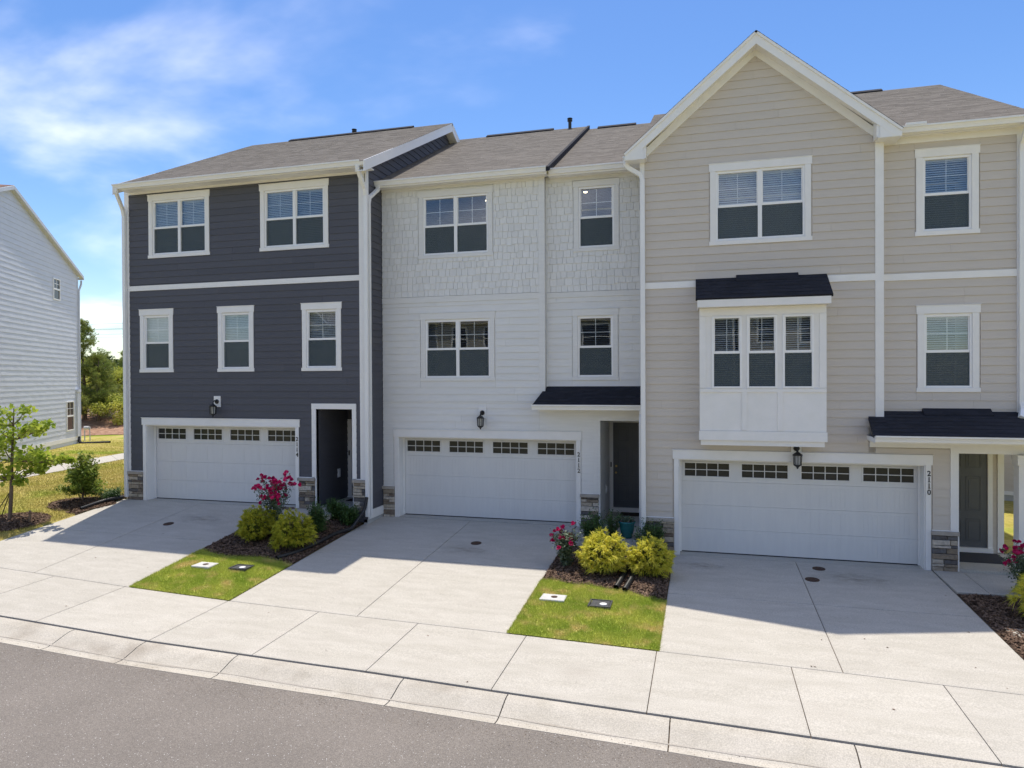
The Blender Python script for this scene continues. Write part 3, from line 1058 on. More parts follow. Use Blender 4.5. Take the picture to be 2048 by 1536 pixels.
def stones(parent, F, u0, u1, z0, z1, holes=()):
    mb = MB()
    mb.fbox(F, u0 + .005, u1 - .005, z0, z1 - .075, .0, .028)
    obj('mortar_backing', mb, M['mortar'], parent)
    z = z0
    zt = z1 - .08
    while z < zt - .02:
        h = R.choice([.06, .075, .09, .11, .125, .10])
        if z + h > zt - .045:
            h = zt - z
        u = u0
        while u < u1 - .01:
            L = R.uniform(.14, .42)
            if u + L > u1 - .09:
                L = u1 - u
            w = R.uniform(.045, .075)
            mb = MB()
            g_ = .004
            a, b_, p, q = u + g_, u + L - g_, z + g_, z + h - g_
            j = lambda s=.006: R.uniform(-s, s)
            c_ = .012
            front = [F.p(a + c_ + j(), p + c_ * .7, w + j(.008)), F.p(b_ - c_ + j(), p + c_ * .7 + abs(j()), w + j(.008)), F.p(b_ - c_ + j(), q - c_ * .7, w + j(.008)), F.p(a + c_ + j(), q - c_ * .7 - abs(j()), w + j(.008))]
            mid = [F.p(a, p, w - .018), F.p(b_, p, w - .018), F.p(b_, q, w - .018), F.p(a, q, w - .018)]
            back = [F.p(a, p, .0), F.p(b_, p, .0), F.p(b_, q, .0), F.p(a, q, .0)]
            i = 0
            mb.v = [tuple(t) for t in front + mid + back]
            mb.f = [(0, 1, 2, 3)]
            for r_ in (0, 4):
                for k in range(4):
                    k2 = (k + 1) % 4
                    mb.f.append((r_ + k, r_ + 4 + k, r_ + 4 + k2, r_ + k2))
            obj('stone', mb, M['stone'], parent)
            u += L
        z += h
    cp = MB()
    cp.fbox(F, u0 - .012, u1 + .012, z1 - .075, z1, .0, .10)
    obj('stone_cap', cp, M['cap'], parent, bevel=.006)
    fl = MB()
    fl.fbox(F, u0, u1, z1, z1 + .018, .0, .028)
    obj('cap_flashing', fl, M['trim'], parent)

def garage(parent, F, u0, u1, zh, lintel_top, style):
    """opening u0..u1, 0..zh; door recessed .315"""
    tr = MB()
    tr.fbox(F, u0 - .13, u1 + .13, zh, lintel_top, .002, .036)
    tr.fbox(F, u0 - .145, u1 + .145, lintel_top, lintel_top + .014, .002, .05)
    tr.fbox(F, u0 - .10, u0, -.02, zh, .002, .028)
    tr.fbox(F, u1, u1 + .10, -.02, zh, .002, .028)
    obj('garage_trim', tr, M['trim'], parent, bevel=.003)
    jb = MB()
    jb.fbox(F, u0 + .001, u0 + .02, -.02, zh - .001, -.36, .001)
    jb.fbox(F, u1 - .02, u1 - .001, -.02, zh - .001, -.36, .001)
    jb.fbox(F, u0 + .02, u1 - .02, zh - .02, zh - .001, -.36, .001)
    # inner stop mouldings
    jb.fbox(F, u0 + .02, u0 + .055, .0, zh - .02, -.315, -.285)
    jb.fbox(F, u1 - .055, u1 - .02, .0, zh - .02, -.315, -.285)
    jb.fbox(F, u0 + .055, u1 - .055, zh - .05, zh - .02, -.315, -.285)
    obj('garage_jamb', jb, M['trim'], parent)
    ap = MB()
    ap.fbox(F, u0 + .002, u1 - .002, -.12, -.012, -.40, .0)
    obj('threshold', ap, M['concrete'], parent)
    nsec = 4
    hs_ = zh / nsec
    root = MB()
    root.fbox(F, u0 - .01, u1 + .01, .02, zh, -.40, -.36)
    gd = obj('garage_door', root, M['door_white'], parent)
    cx = (u0 + u1) / 2
    W = [(-2.32, -1.36), (-1.09, -.14), (.14, 1.09), (1.36, 2.32)]
    sc = (u1 - u0) / 4.89
    for s in range(nsec):
        mb = MB()
        z0, z1 = .012 + s * hs_ - (.010 if s else 0), (s + 1) * hs_ - .0015
        rect = []
        if s == 3:
            for (a, b_) in W:
                rect.append((cx + a * sc, cx + b_ * sc, 1.715, 2.008))
        zz = sorted({z0, z1, *[r[k] for r in rect for k in (2, 3)]})
        for p, q in zip(zz[:-1], zz[1:]):
            for (a, b_, s0, s1) in decomp(rect, u0, u1, p, q):
                mb.fbox(F, a, b_, s0, s1, -.36, -.325)
        if s < 3:
            # pressed panels: border beads and vertical beads (a panel reads as a plank group)
            for (a, b_) in W:
                for half in (0, 1):
                    pa = cx + (a + (b_ - a + .06) / 2 * half) * sc
                    pb = pa + (b_ - a - .06) / 2 * sc
                    zz0, zz1 = z0 + .07, z1 - .07
                    if style:
                        nb = 5
                        for k in range(nb):
                            ua = pa + (pb - pa) * k / nb
                            ub = pa + (pb - pa) * (k + 1) / nb
                            mb.fbox(F, ua + .005, ub - .005, zz0, zz1, -.326, -.3215)
                    else:
                        mb.fbox(F, pa, pb, zz0, zz1, -.326, -.321)
        else:
            for (a, b_) in W:      # moulding round each light
                A, B_, p, q = cx + a * sc, cx + b_ * sc, 1.715, 2.008
                for bx_ in ((A - .03, B_ + .03, p - .03, p), (A - .03, B_ + .03, q, q + .03), (A - .03, A, p, q), (B_, B_ + .03, p, q)):
                    mb.fbox(F, *bx_, -.33, -.311)
        obj('door_section', mb, M['door_white'], gd)
    for (a, b_) in W:
        A, B_, p, q = cx + a * sc, cx + b_ * sc, 1.715, 2.008
        mu = MB()
        for k in range(1, 4):
            u = A + (B_ - A) * k / 4
            mu.fbox(F, u - .008, u + .008, p, q, -.335, -.318)
        mu.fbox(F, A, B_, (p + q) / 2 - .008, (p + q) / 2 + .008, -.335, -.3185)
        obj('muntin', mu, M['door_white'], gd)
        for k in range(4):
            for r_ in range(2):
                pn = MB()
                pn.fbox(F, A + (B_ - A) * k / 4, A + (B_ - A) * (k + 1) / 4, p + (q - p) / 2 * r_, p + (q - p) / 2 * (r_ + 1), -.345, -.34)
                obj('pane', pn, M['garage_glass'], gd)
    sl_ = MB()
    sl_.fbox(F, u0, u1, -.012, .012, -.37, -.33)
    obj('rubber_seal', sl_, M['black_plastic'], gd)

def digits(parent, F, u, zc, step, text, h=.105):
    for k, ch in enumerate(text):
        cu = bpy.data.curves.new('d', 'FONT')
        cu.body = ch
        cu.size = h / .70
        cu.align_x = 'CENTER'
        cu.extrude = .004
        cu.offset = .002
        to = bpy.data.objects.new('d', cu)
        COL.objects.link(to)
        bpy.context.view_layer.update()
        me = bpy.data.meshes.new_from_object(to.evaluated_get(bpy.context.evaluated_depsgraph_get()))
        bpy.data.objects.remove(to)
        mb = MB()
        z = zc - k * step - h / 2
        xs__ = [v.co.x for v in me.vertices]
        cxm = (min(xs__) + max(xs__)) / 2
        for v_ in me.vertices:
            mb.v.append(tuple(F.p(u + (v_.co.x - cxm) * .92, z + v_.co.y, .034 + v_.co.z)))
        for p in me.polygons:
            mb.f.append(tuple(p.vertices))
        if ch == '1':
            mb.fbox(F, u - .020, u + .026, z, z + .010, .030, .038)
        if ch == '4':
            mb.fbox(F, u + .0, u + .034, z, z + .009, .030, .038)
        obj('house_number_digit', mb, M['digit'], parent)
        bpy.data.meshes.remove(me)

def wall_lamp(parent, F, u, z, side=0.0):
    """z = centre of the round mount"""
    bl = MB()
    bl.fbox(F, u - .105, u + .105, z - .15, z + .15, .0, .035)
    L = obj('wall_lamp', bl, M['trim'], parent, bevel=.004, label='black lantern on a white mounting block')
    c = F.p(u, z, .035)
    m1 = MB()
    n = F.n
    # round back plate
    m1.tube([c, c + n * .02, c + n * .045], [.062, .062, .045], 16)
    p0 = c + n * .04
    p1 = c + n * .10 + Vector((0, 0, .03))
    p2 = c + n * .155 + Vector((0, 0, .0))
    p3 = c + n * .165 + Vector((0, 0, -.05))
    m1.tube([p0, p1, p2, p3], .014, 8)
    obj('bracket', m1, M['black_metal'], L, smooth=False)
    b = p3
    hd = MB()
    hd.lathe(b, [(.10, -.085), (.104, -.072), (.07, -.045), (.03, -.015), (.014, .02)], 8)
    hd.lathe(b, [(.010, -.37), (.020, -.345), (.035, -.325), (.078, -.295), (.082, -.275)], 8)
    for k in range(8):
        a = 2 * math.pi * k / 8
        ca, sa = math.cos(a), math.sin(a)
        hd.tube([b + Vector((ca * .088, sa * .088, -.075)), b + Vector((ca * .076, sa * .076, -.285))], .0085, 4)
    obj('lantern_frame', hd, M['black_metal'], L)
    gl = MB()
    gl.lathe(b, [(.064, -.28), (.076, -.08)], 8)
    obj('lantern_glass', gl, M['lamp_glass'], L)

def entry_door(parent, F, u0, u1, z0, z1, m, w=0.0, knob=None, knobm=None):
    d = MB()
    d.fbox(F, u0, u1, z0, z1, w - .045, w)
    W = u1 - u0
    # six raised panels
    for (a, b_) in ((.13, .45), (.55, .87)):
        for (p, q) in ((.06, .28), (.36, .70), (.78, .94)):
            ua, ub = u0 + W * a, u0 + W * b_
            za, zb = z0 + (z1 - z0) * p, z0 + (z1 - z0) * q
            for bx_ in ((ua, ub, za, za + .018), (ua, ub, zb - .018, zb), (ua, ua + .018, za + .018, zb - .018), (ub - .018, ub, za + .018, zb - .018)):
                d.fbox(F, *bx_, w, w + .010)
            d.fbox(F, ua + .05, ub - .05, za + .05, zb - .05, w, w + .007)
    D = obj('front_door', d, m, parent, bevel=.002)
    if knob:
        ks = F.p(u0 + W * knob, z0 + .95, w)
        kb_ = MB()
        kb_.tube([ks, ks + F.n * .05, ks + F.n * .06, ks + F.n * .085], [.014, .014, .03, .022], 10)
        obj('door_handle', kb_, knobm, D)
        kb_ = MB()
        k2 = ks + Vector((0, 0, .17))
        kb_.tube([k2, k2 + F.n * .02], [.03, .026], 10)
        obj('deadbolt', kb_, knobm, D)
    return D

FX = lambda y, b_: Fr((0, y, b_), (1, 0, 0), (0, -1, 0))

def roof_gen(parent, A, B, C, D, m, th=.09, expo=.145, name='roof'):
    """A-B eave edge, D-C upper edge; stepped shingle courses over a deck"""
    A, B, C, D = map(Vector, (A, B, C, D))
    nrm = (B - A).cross(D - A).normalized()
    if nrm.z < 0:
        nrm = -nrm
    n = max(1, int(round(((D - A).length + (C - B).length) / 2 / expo)))
    mb = MB()
    nrows = 14 if (B - A).length > 2 else 6
    for k in range(n):
        t0, t1 = k / n, (k + 1) / n
        l0, r0 = A.lerp(D, t0), B.lerp(C, t0)
        l1, r1 = A.lerp(D, t1), B.lerp(C, t1)
        # each course in tabs of slightly different thickness (laminated shingles)
        L = (r0 - l0).length
        nt = max(1, int(L / .33))
        off = R.random()
        cuts = [0] + sorted(min(max((j + off + R.uniform(-.25, .25)) / nt, 0.001), .999) for j in range(nt)) + [1]
        for a, b_ in zip(cuts[:-1], cuts[1:]):
            if b_ - a < 1e-4:
                continue
            h = R.choice([.006, .0075, .009])
            p0, p1 = l0.lerp(r0, a), l0.lerp(r0, b_)
            q0, q1 = l1.lerp(r1, a), l1.lerp(r1, b_)
            mb.face([p0 + nrm * h, p1 + nrm * h, q1 + nrm * .003, q0 + nrm * .003])
            mb.face([p0 - nrm * .002, p1 - nrm * .002, p1 + nrm * h, p0 + nrm * h])
    o = obj(name, mb, m, parent)
    dk = MB()
    e = nrm * .004
    dk.hexa([A - e, B - e, C - e, D - e], [A - nrm * th, B - nrm * th, C - nrm * th, D - nrm * th])
    obj('roof_deck', dk, m if m is M['roof_dark'] else M['trim'], parent)
    return o

def ridge_vent(parent, x0, x1, y, z, m):
    mb = MB()
    mb.hexa([(x0, y - .16, z - .045), (x1, y - .16, z - .045), (x1, y, z + .055), (x0, y, z + .055)], [(x0, y - .16, z - .075), (x1, y - .16, z - .075), (x1, y, z - .02), (x0, y, z - .02)])
    mb.hexa([(x0, y, z + .055), (x1, y, z + .055), (x1, y + .16, z - .045), (x0, y + .16, z - .045)], [(x0, y, z - .02), (x1, y, z - .02), (x1, y + .16, z - .075), (x0, y + .16, z - .075)])
    return obj('ridge_vent', mb, m, parent)

def pipe_vent(parent, x, y, z):
    mb = MB()
    mb.lathe((x, y, z), [(.055, -.5), (.055, .16), (.085, .165), (.085, .20), (.06, .205), (.06, .23), (.09, .235), (.09, .26)], 10)
    return obj('roof_vent_pipe', mb, M['black_metal'], parent)

# =================================================================== HOUSE 1 : dark grey
b1, y1 = .551, .246
h1 = thing('townhouse', (-14, y1, b1), 'dark charcoal clapboard townhouse number 2114 with white trim, at the left end of the row', 'townhouse')
F1 = FX(y1, b1)
ds = M['dark_siding']
PORCH1 = (-11.70, -10.65, -.3, 2.615)
GAR1 = (-17.158, -12.32, -.3, 2.13)
fz3, fz2 = (6.931, 8.436), (3.703, 5.203)
W1 = [(-17.02, -14.95, 6.833, 8.611, True, fz3), (-13.37, -11.28, 6.833, 8.611, True, fz3),
      (-17.345, -16.18, 3.615, 5.392, False, fz2), (-14.735, -13.565, 3.615, 5.392, False, fz2), (-12.12, -10.93, 3.615, 5.392, False, fz2)]
core = [hole(a, b_, p, q, f_) for (a, b_, p, q, d, f_) in W1] + [PORCH1, GAR1]
wall_core_full(h1, F1, ds, -17.80, -10.24, -.3, 8.76, core)
rects = [(a, b_, p, q) for (a, b_, p, q, d, f_) in W1] + [(-11.83, -10.53, -1, 2.759), (GAR1[0] - .13, GAR1[1] + .13, -1, 2.325), (-17.8, -10.2, 5.933, 6.072),
         (-12.22, -11.7, -1, .80), (-10.65, -10.24, -1, .80), (-17.8, -17.2, -1, .80), (-14.861, -14.639, 2.644, 2.937)]
siding(h1, F1, ds, -17.68, -10.415, .80, 8.667, rects, z00=.06, proud=.020)
for (a, b_, p, q, d, f_) in W1:
    window(h1, F1, a, b_, p, q, d, f_, M['blind'], tilt=1.0)
garage(h1, F1, GAR1[0], GAR1[1], 2.13, 2.325, 0)
fbox1('corner_trim', M['trim'], h1, F1, -17.83, -17.68, .0, 8.667, .002, .03)
fbox1('corner_trim', M['trim'], h1, F1, -10.415, -10.262, .80, 8.667, .002, .03)
fbox1('band_board', M['trim'], h1, F1, -17.68, -10.415, 5.933, 6.072, .002, .034)
fbox1('frieze_board', M['trim'], h1, F1, -17.83, -10.24, 8.667, 8.80, .002, .036)
# porch opening casing
pc = MB()
pc.fbox(F1, -11.83, -10.53, 2.615, 2.759, .002, .036)
pc.fbox(F1, -11.83, -11.70, .80, 2.615, .002, .028)
pc.fbox(F1, -10.65, -10.53, .80, 2.615, .002, .028)
pc.fbox(F1, -11.735, -11.70, .0, 2.615, -.10, .03)
pc.fbox(F1, -10.65, -10.615, .0, 2.615, -.10, .0)
obj('porch_casing', pc, M['trim'], h1, bevel=.003)
stones(h1, F1, -17.80, -17.27, -.02, .80)
stones(h1, F1, -12.22, -11.74, -.02, .80)
stones(h1, F1, -10.62, -10.27, -.02, .80)
# porch recess: left wall faces +X, back wall, ceiling, floor
FL = Fr((-11.74, y1, b1), (0, 1, 0), (1, 0, 0))
wall_core_full(h1, FL, ds, .0, 1.9, -.05, 2.62, [])
siding(h1, FL, ds, .11, 1.68, .0, 2.62, [(1.10, 1.24, .66, .90)], z00=.06)
FB = FX(1.95, b1)
wall_core_full(h1, FB, ds, -11.9, -10.24, -.05, 2.7, [])
fbox1('door_casing', M['trim'], h1, FB, -11.735, -11.60, .0, 2.25, .0, .03)
fbox1('door_casing', M['trim'], h1, FB, -11.60, -10.55, 2.10, 2.25, .0, .03)
fbox1('door_sill', M['trim'], h1, FB, -11.72, -10.55, .0, .06, .0, .07)
entry_door(h1, FB, -11.59, -10.68, .06, 2.09, M['navy_door'], .012, .08, M['nickel'])
fbox1('doorbell', M['black_plastic'], h1, FB, -11.69, -11.655, 1.22, 1.36, .03, .05)
box1('porch_ceiling', M['trim'], h1, -11.74, -10.24, y1 + .01, 1.95, b1 + 2.62, b1 + 2.66)
box1('porch_floor', M['concrete'], h1, -11.74, -10.62, y1 - .02, 1.95, b1 - .12, b1 + .02)
# outdoor socket cover on the recess wall
sk = MB()
sk.fbox(FL, 1.10, 1.24, .66, .90, .003, .03)
sk.fbox(FL, 1.125, 1.215, .70, .86, .03, .05)
obj('socket_cover', sk, M['white_plastic'], h1, bevel=.004)
wall_lamp(h1, F1, -14.75, 2.80)
digits(h1, F1, -12.265, 1.82, .138, '2114')
# right-hand return wall (faces +X) and gable end above the neighbour's roof
FRt = Fr((-10.235, y1, b1), (0, 1, 0), (1, 0, 0))
zt_r = 8.80
mb = MB()
ftri_box(mb, FRt, [(.0, -.3), (12.2, -.3), (12.2, 8.76), (5.63, 11.7), (0, 8.76)], -.14, -.003)
obj('wall', mb, ds, h1)
gl_ = lambda z: (max(0.0, (z - 8.80) / .497 - .02), 6.2) if z > 8.8 else (0.0, 6.2)
siding(h1, FRt, ds, .03, .92, .0, 8.80, (), z00=.06)
siding(h1, FRt, ds, .92, 6.2, 8.46, 11.72, (), z00=.06 + .178 * 47, lim=gl_)
siding(h1, FRt, ds, .03, .92, 8.80, 9.2, (), z00=.06 + .178 * 49, lim=gl_)
fbox1('corner_trim', M['trim'], h1, FRt, -.03, .12, .80, 8.75, .0, .025)
fbox1('base_board', M['trim'], h1, FRt, .03, .86, -.22, .0, .0, .035)
fbox1('foundation', M['foundation'], h1, FRt, .0, .90, -.6, -.22, -.1, .01)
# left end wall
FLt = Fr((-17.80, y1, b1), (0, 1, 0), (-1, 0, 0))
mb = MB()
ftri_box(mb, FLt, [(.15, -.3), (12.2, -.3), (12.2, 8.76), (5.63, 11.7), (.15, 8.9)], -.14, -.003)
obj('wall', mb, ds, h1)
mb = MB()
mb.box(-17.8, -10.3, 12.3, 12.44, b1 - .3, b1 + 8.8)
obj('wall', mb, ds, h1)
# roof, rakes, soffits, gutter
ze = 9.345
roof_gen(h1, (-17.68, -.33, ze), (-9.95, -.33, ze), (-9.95, 5.88, 12.48), (-17.68, 5.88, 12.48), M['roof'])
roof_gen(h1, (-9.95, 12.1, 9.36), (-17.68, 12.1, 9.36), (-17.68, 5.88, 12.48), (-9.95, 5.88, 12.48), M['roof'])
ridge_vent(h1, -16.1, -11.35, 5.88, 12.49, M['roof_dark'])
pipe_vent(h1, -13.65, 6.0, 12.43)
mb = MB()      # rake boards right side: white fascia under the shingle edge
for (xa, xb) in ((-9.985, -9.955), (-17.675, -17.645)):
    mb.hexa([(xa, -.34, 9.36), (xa, 5.88, 12.445), (xa, 5.88, 12.20), (xa, -.34, 9.09)], [(xb, -.34, 9.36), (xb, 5.88, 12.445), (xb, 5.88, 12.20), (xb, -.34, 9.09)])
    mb.hexa([(xa, 5.88, 12.445), (xa, 12.1, 9.33), (xa, 12.1, 9.09), (xa, 5.88, 12.20)], [(xb, 5.88, 12.445), (xb, 12.1, 9.33), (xb, 12.1, 9.09), (xb, 5.88, 12.20)])
split_obj('rake_board', mb, M['alu'], h1)
mb = MB()
mb.hexa([(-10.235, -.30, 9.13), (-9.985, -.30, 9.13), (-9.985, 5.88, 12.22), (-10.235, 5.88, 12.22)], [(-10.235, -.30, 9.11), (-9.985, -.30, 9.11), (-9.985, 5.88, 12.20), (-10.235, 5.88, 12.20)])
mb.hexa([(-10.235, 12.1, 9.13), (-9.985, 12.1, 9.13), (-9.985, 5.88, 12.22), (-10.235, 5.88, 12.22)], [(-10.235, 12.1, 9.11), (-9.985, 12.1, 9.11), (-9.985, 5.88, 12.20), (-10.235, 5.88, 12.20)])
obj('rake_soffit', mb, M['trim'], h1)
box1('soffit', M['trim'], h1, -17.67, -9.99, -.20, y1 + .0, 9.27, 9.295)
box1('fascia', M['trim'], h1, -17.67, -9.99, -.225, -.20, 9.24, 9.36)
gutter(h1, -17.70, -10.10, -.225, 9.385)
downspout(h1, [(-17.62, -.28, 9.27), (-17.62, -.27, 9.17), (-17.77, .10, 8.80), (-17.79, .165, 8.62), (-17.79, .165, .75), (-17.79, .165, .62)])
downspout(h1, [(-10.18, -.28, 9.27), (-10.18, -.27, 9.18), (-10.19, .10, 8.80), (-10.19, .165, 8.62), (-10.19, .165, .75), (-10.19, .165, .42)])

# =================================================================== HOUSE 2 : white
b2, y2 = .272, 1.133
y2r = y2 + .18
h2 = thing('townhouse', (-7, y2, b2), 'white townhouse number 2112 with shingle siding on its top storey, middle of the row', 'townhouse')
F2, F2r = FX(y2, b2), FX(y2r, b2)
wsid = M['white_siding']
GAR2 = (-9.778, -4.944, -.3, 2.13)
WF = [(-9.16, -7.08, 6.833, 8.611, True, fz3), (-9.118, -7.043, 3.615, 5.392, True, fz2)]
WG = [(-5.045, -3.874, 6.833, 8.611, False, fz3), (-5.08, -3.909, 3.615, 5.392, False, fz2)]
core = [hole(a, b_, p, q, f_) for (a, b_, p, q, d, f_) in WF] + [GAR2]
wall_core_full(h2, F2, wsid, -10.2, -5.76, -.3, 8.76, core)
core = [hole(a, b_, p, q, f_) for (a, b_, p, q, d, f_) in WG]
wall_core_full(h2, F2r, wsid, -5.76, -3.268, 2.95, 8.72, core)
wall_core_full(h2, F2, wsid, -5.762, -4.375, -.3, 3.0, [GAR2])
wr = [(a, b_, p, q) for (a, b_, p, q, d, f_) in WF]
siding(h2, F2, wsid, -10.21, -5.885, .80, 5.68, wr + [(GAR2[0] - .13, GAR2[1] + .13, -1, 2.325), (-7.50, -7.29, 2.517, 2.925)], z00=.06)
siding(h2, F2, wsid, -5.885, -4.52, .80, 3.0, [(GAR2[0] - .13, GAR2[1] + .13, -1, 2.325)], z00=.06)
siding(h2, F2r, wsid, -5.73, -3.268, 3.38, 5.70, [(a, b_, p, q) for (a, b_, p, q, d, f_) in WG], z00=.06 + .178 * 18)

# cedar-look shakes: individual pieces, largest runs first, remainder joined
def shakes(parent, F, u0, u1, z0, z1, rects, count):
    rest = MB()
    z = z0
    row = 0
    while z < z1 - .02:
        u = u0 - R.uniform(0, .1)
        while u < u1:
            wd = R.choice([.11, .14, .17, .20, .155, .185])
            a, b_ = max(u, u0), min(u + wd, u1)
            u += wd
            if b_ - a < .02:
                continue
            drop = R.choice([0, 0, .018, .03]) if row > 0 else 0
            zz0, zz1 = z - drop, min(z + .178, z1)
            for (s, e, p, q) in decomp(rects, a, b_, zz0, zz1):
                if e - s < .012 or q - p < .012:
                    continue
                wb = .025 - .010 * (p - zz0) / .18
                wt = .020 - .013 * (q - zz0) / .18
                tgt = MB()
                g_ = .0035
                wj = R.uniform(-.0012, .0012)
                A = [F.p(s + g_, p, wb + wj), F.p(e - g_, p, wb + wj), F.p(e - g_, q, max(wt, .006) + wj), F.p(s + g_, q, max(wt, .006) + wj)]
                B_ = [F.p(s + g_, p, 0), F.p(e - g_, p, 0), F.p(e - g_, q, 0), F.p(s + g_, q, 0)]
                big = (e - s) * (q - p)
                if count[0] > 0 and big > .0285:
                    tgt.hexa(A, B_)
                    obj('shingle', tgt, M['shingle_white'], parent)
                    count[0] -= 1
                else:
                    rest.hexa(A, B_)
        z += .178
        row += 1
    return rest
cnt = [300]
rs1 = shakes(h2, F2r, -5.73, -3.268, 5.84, 8.66, [(a, b_, p, q) for (a, b_, p, q, d, f_) in WG], cnt)
rs2 = shakes(h2, F2, -10.21, -5.885, 5.84, 8.66, wr, cnt)
allr = MB()
for q in (rs1, rs2):
    i = len(allr.v)
    allr.v += q.v
    allr.f += [tuple(t + i for t in f_) for f_ in q.f]
obj('shingles', allr, M['shingle_white'], h2, kind='stuff')
for (a, b_, p, q, d, f_) in WF:
    window(h2, F2, a, b_, p, q, d, f_, M['blind_dark'], tilt=.62, trimm=wsid)
for (a, b_, p, q, d, f_) in WG:
    window(h2, F2r, a, b_, p, q, d, f_, M['blind_dark'], tilt=.62, trimm=wsid)
garage(h2, F2, GAR2[0], GAR2[1], 2.13, 2.325, 1)
fbox1('corner_trim', wsid, h2, F2, -5.885, -5.735, 3.02, 8.67, .002, .03)
fbox1('corner_trim', wsid, h2, F2r, -5.735, -5.70, 3.3, 8.62, .0, .03)
fbox1('corner_trim', wsid, h2, F2, -4.52, -4.375, .80, 2.62, .002, .03)
fbox1('corner_trim', wsid, h2, F2, -4.405, -4.375, .0, .80, .002, .03)
fbox1('corner_trim', wsid, h2, Fr((-4.375, y2, b2), (0, 1, 0), (1, 0, 0)), -.03, .10, .0, 2.62, .0, .02)
fbox1('band_board', wsid, h2, F2, -10.21, -5.885, 5.68, 5.83, .002, .030)
fbox1('band_board', wsid, h2, F2r, -5.70, -3.268, 5.70, 5.83, .002, .030)
fbox1('band_flashing', M['trim'], h2, F2, -10.21, -5.99, 3.045, 3.056, .002, .026)
fbox1('frieze_board', wsid, h2, F2, -10.21, -5.735, 8.66, 8.80, .002, .034)
fbox1('frieze_board', wsid, h2, F2r, -5.735, -3.25, 8.60, 8.76, .002, .034)
mb = MB()
mb.box(-5.9, -5.74, y2 + .0, y2r + .02, b2 + 3.0, b2 + 8.75)
obj('wall', mb, wsid, h2)
stones(h2, F2, -10.21, -9.885, -.05, .80)
stones(h2, F2, -4.84, -4.395, -.05, .80)
# porch recess
FL = Fr((-4.40, y2, b2), (0, 1, 0), (1, 0, 0))
wall_core_full(h2, FL, wsid, .0, 1.9, -.05, 2.7, [])
siding(h2, FL, wsid, .11, 1.85, .0, 2.62, [(1.12, 1.25, .62, .86)], z00=.06)
sk = MB()
sk.fbox(FL, 1.12, 1.25, .62, .86, .003, .03)
sk.fbox(FL, 1.145, 1.225, .66, .82, .03, .05)
obj('socket_cover', sk, M['white_plastic'], h2, bevel=.004)
FB = FX(3.03, b2)
wall_core_full(h2, FB, wsid, -4.5, -3.15, -.05, 2.75, [])
dc = MB()
dc.fbox(FB, -4.375, -4.285, .04, 2.58, .0, .03)
dc.fbox(FB, -4.285, -3.3, 2.46, 2.58, .0, .03)
obj('door_casing', dc, M['trim'], h2)
fbox1('door_sill', M['trim'], h2, FB, -4.36, -3.25, .03, .15, .0, .08)
entry_door(h2, FB, -4.28, -3.37, .15, 2.46, M['entry_door'], .0, .09, M['brass'])
fbox1('doorbell', M['black_plastic'], h2, FB, -4.35, -4.32, 1.25, 1.38, .03, .05)
box1('porch_ceiling', M['trim'], h2, -4.40, -3.25, y2 + .14, 3.03, b2 + 2.66, b2 + 2.70)
box1('porch_floor', M['concrete'], h2, -4.40, -3.28, y2 - .03, 3.03, b2 - .12, b2 + .035)
bm_ = MB()
bm_.fbox(F2, -4.52, -3.26, 2.62, 2.93, .002, .034)
bm_.fbox(F2, -4.40, -3.26, 2.62, 2.93, -.14, .0)
obj('porch_beam', bm_, wsid, h2)
fbox1('frieze_board', wsid, h2, F2, -5.93, -4.52, 2.83, 2.93, .002, .03)
wall_lamp(h2, F2, -7.395, 2.79)
digits(h2, F2, -4.89, 1.777, .135, '2112')
# porch roof (lean-to, dark shingles)
roof_gen(h2, (-5.95, .62, 3.29), (-3.29, .62, 3.29), (-3.29, y2r, 3.745), (-5.74, y2r, 3.745), M['roof_dark'], th=.06)
mb = MB()
mb.prism([(-5.93, .64, 3.25), (-5.93, .64, 3.17), (-5.93, y2, 3.17), (-5.93, y2, 3.25)], (.03, 0, 0))
mb.prism([(-5.93, .64, 3.20), (-3.29, .64, 3.20), (-3.29, y2, 3.20), (-5.93, y2, 3.20)], (0, 0, .02))
mb.box(-5.93, -3.29, .625, .645, 3.17, 3.29)
obj('porch_soffit', mb, M['trim'], h2)
gutter(h2, -5.95, -3.30, .625, 3.30)
# roofs: left part stands 9 cm proud of the right part
roof_gen(h2, (-10.225, .72, 9.10), (-5.56, .72, 9.10), (-5.56, 7.05, 12.33), (-10.225, 7.05, 12.33), M['roof'])
roof_gen(h2, (-5.56, .93, 9.085), (-3.15, .93, 9.085), (-3.15, 7.05, 12.23), (-5.56, 7.05, 12.23), M['roof'])
roof_gen(h2, (-5.56, 13.4, 9.10), (-10.2, 13.4, 9.10), (-10.2, 7.05, 12.33), (-5.56, 7.05, 12.33), M['roof'])
roof_gen(h2, (-3.3, 13.4, 9.0), (-5.56, 13.4, 9.0), (-5.56, 7.05, 12.23), (-3.3, 7.05, 12.23), M['roof'])
mb = MB()
mb.hexa([(-5.60, .70, 9.12), (-5.525, .70, 9.12), (-5.525, 7.05, 12.355), (-5.60, 7.05, 12.355)], [(-5.60, .70, 9.01), (-5.525, .70, 9.01), (-5.525, 7.05, 12.24), (-5.60, 7.05, 12.24)])
obj('step_flashing', mb, M['roof_dark'], h2)
ridge_vent(h2, -9.1, -6.75, 7.05, 12.34, M['roof_dark'])
ridge_vent(h2, -5.25, -4.0, 7.05, 12.24, M['roof_dark'])
pipe_vent(h2, -6.17, 6.9, 12.34)
box1('soffit', M['trim'], h2, -10.22, -5.62, .80, y2, 9.00, 9.02)
box1('soffit', M['trim'], h2, -5.62, -3.28, .99, y2r, 8.98, 9.0)
box1('fascia', M['trim'], h2, -10.22, -5.60, .78, .80, 8.98, 9.11)
box1('fascia', M['trim'], h2, -5.60, -3.2, .97, .99, 8.96, 9.09)
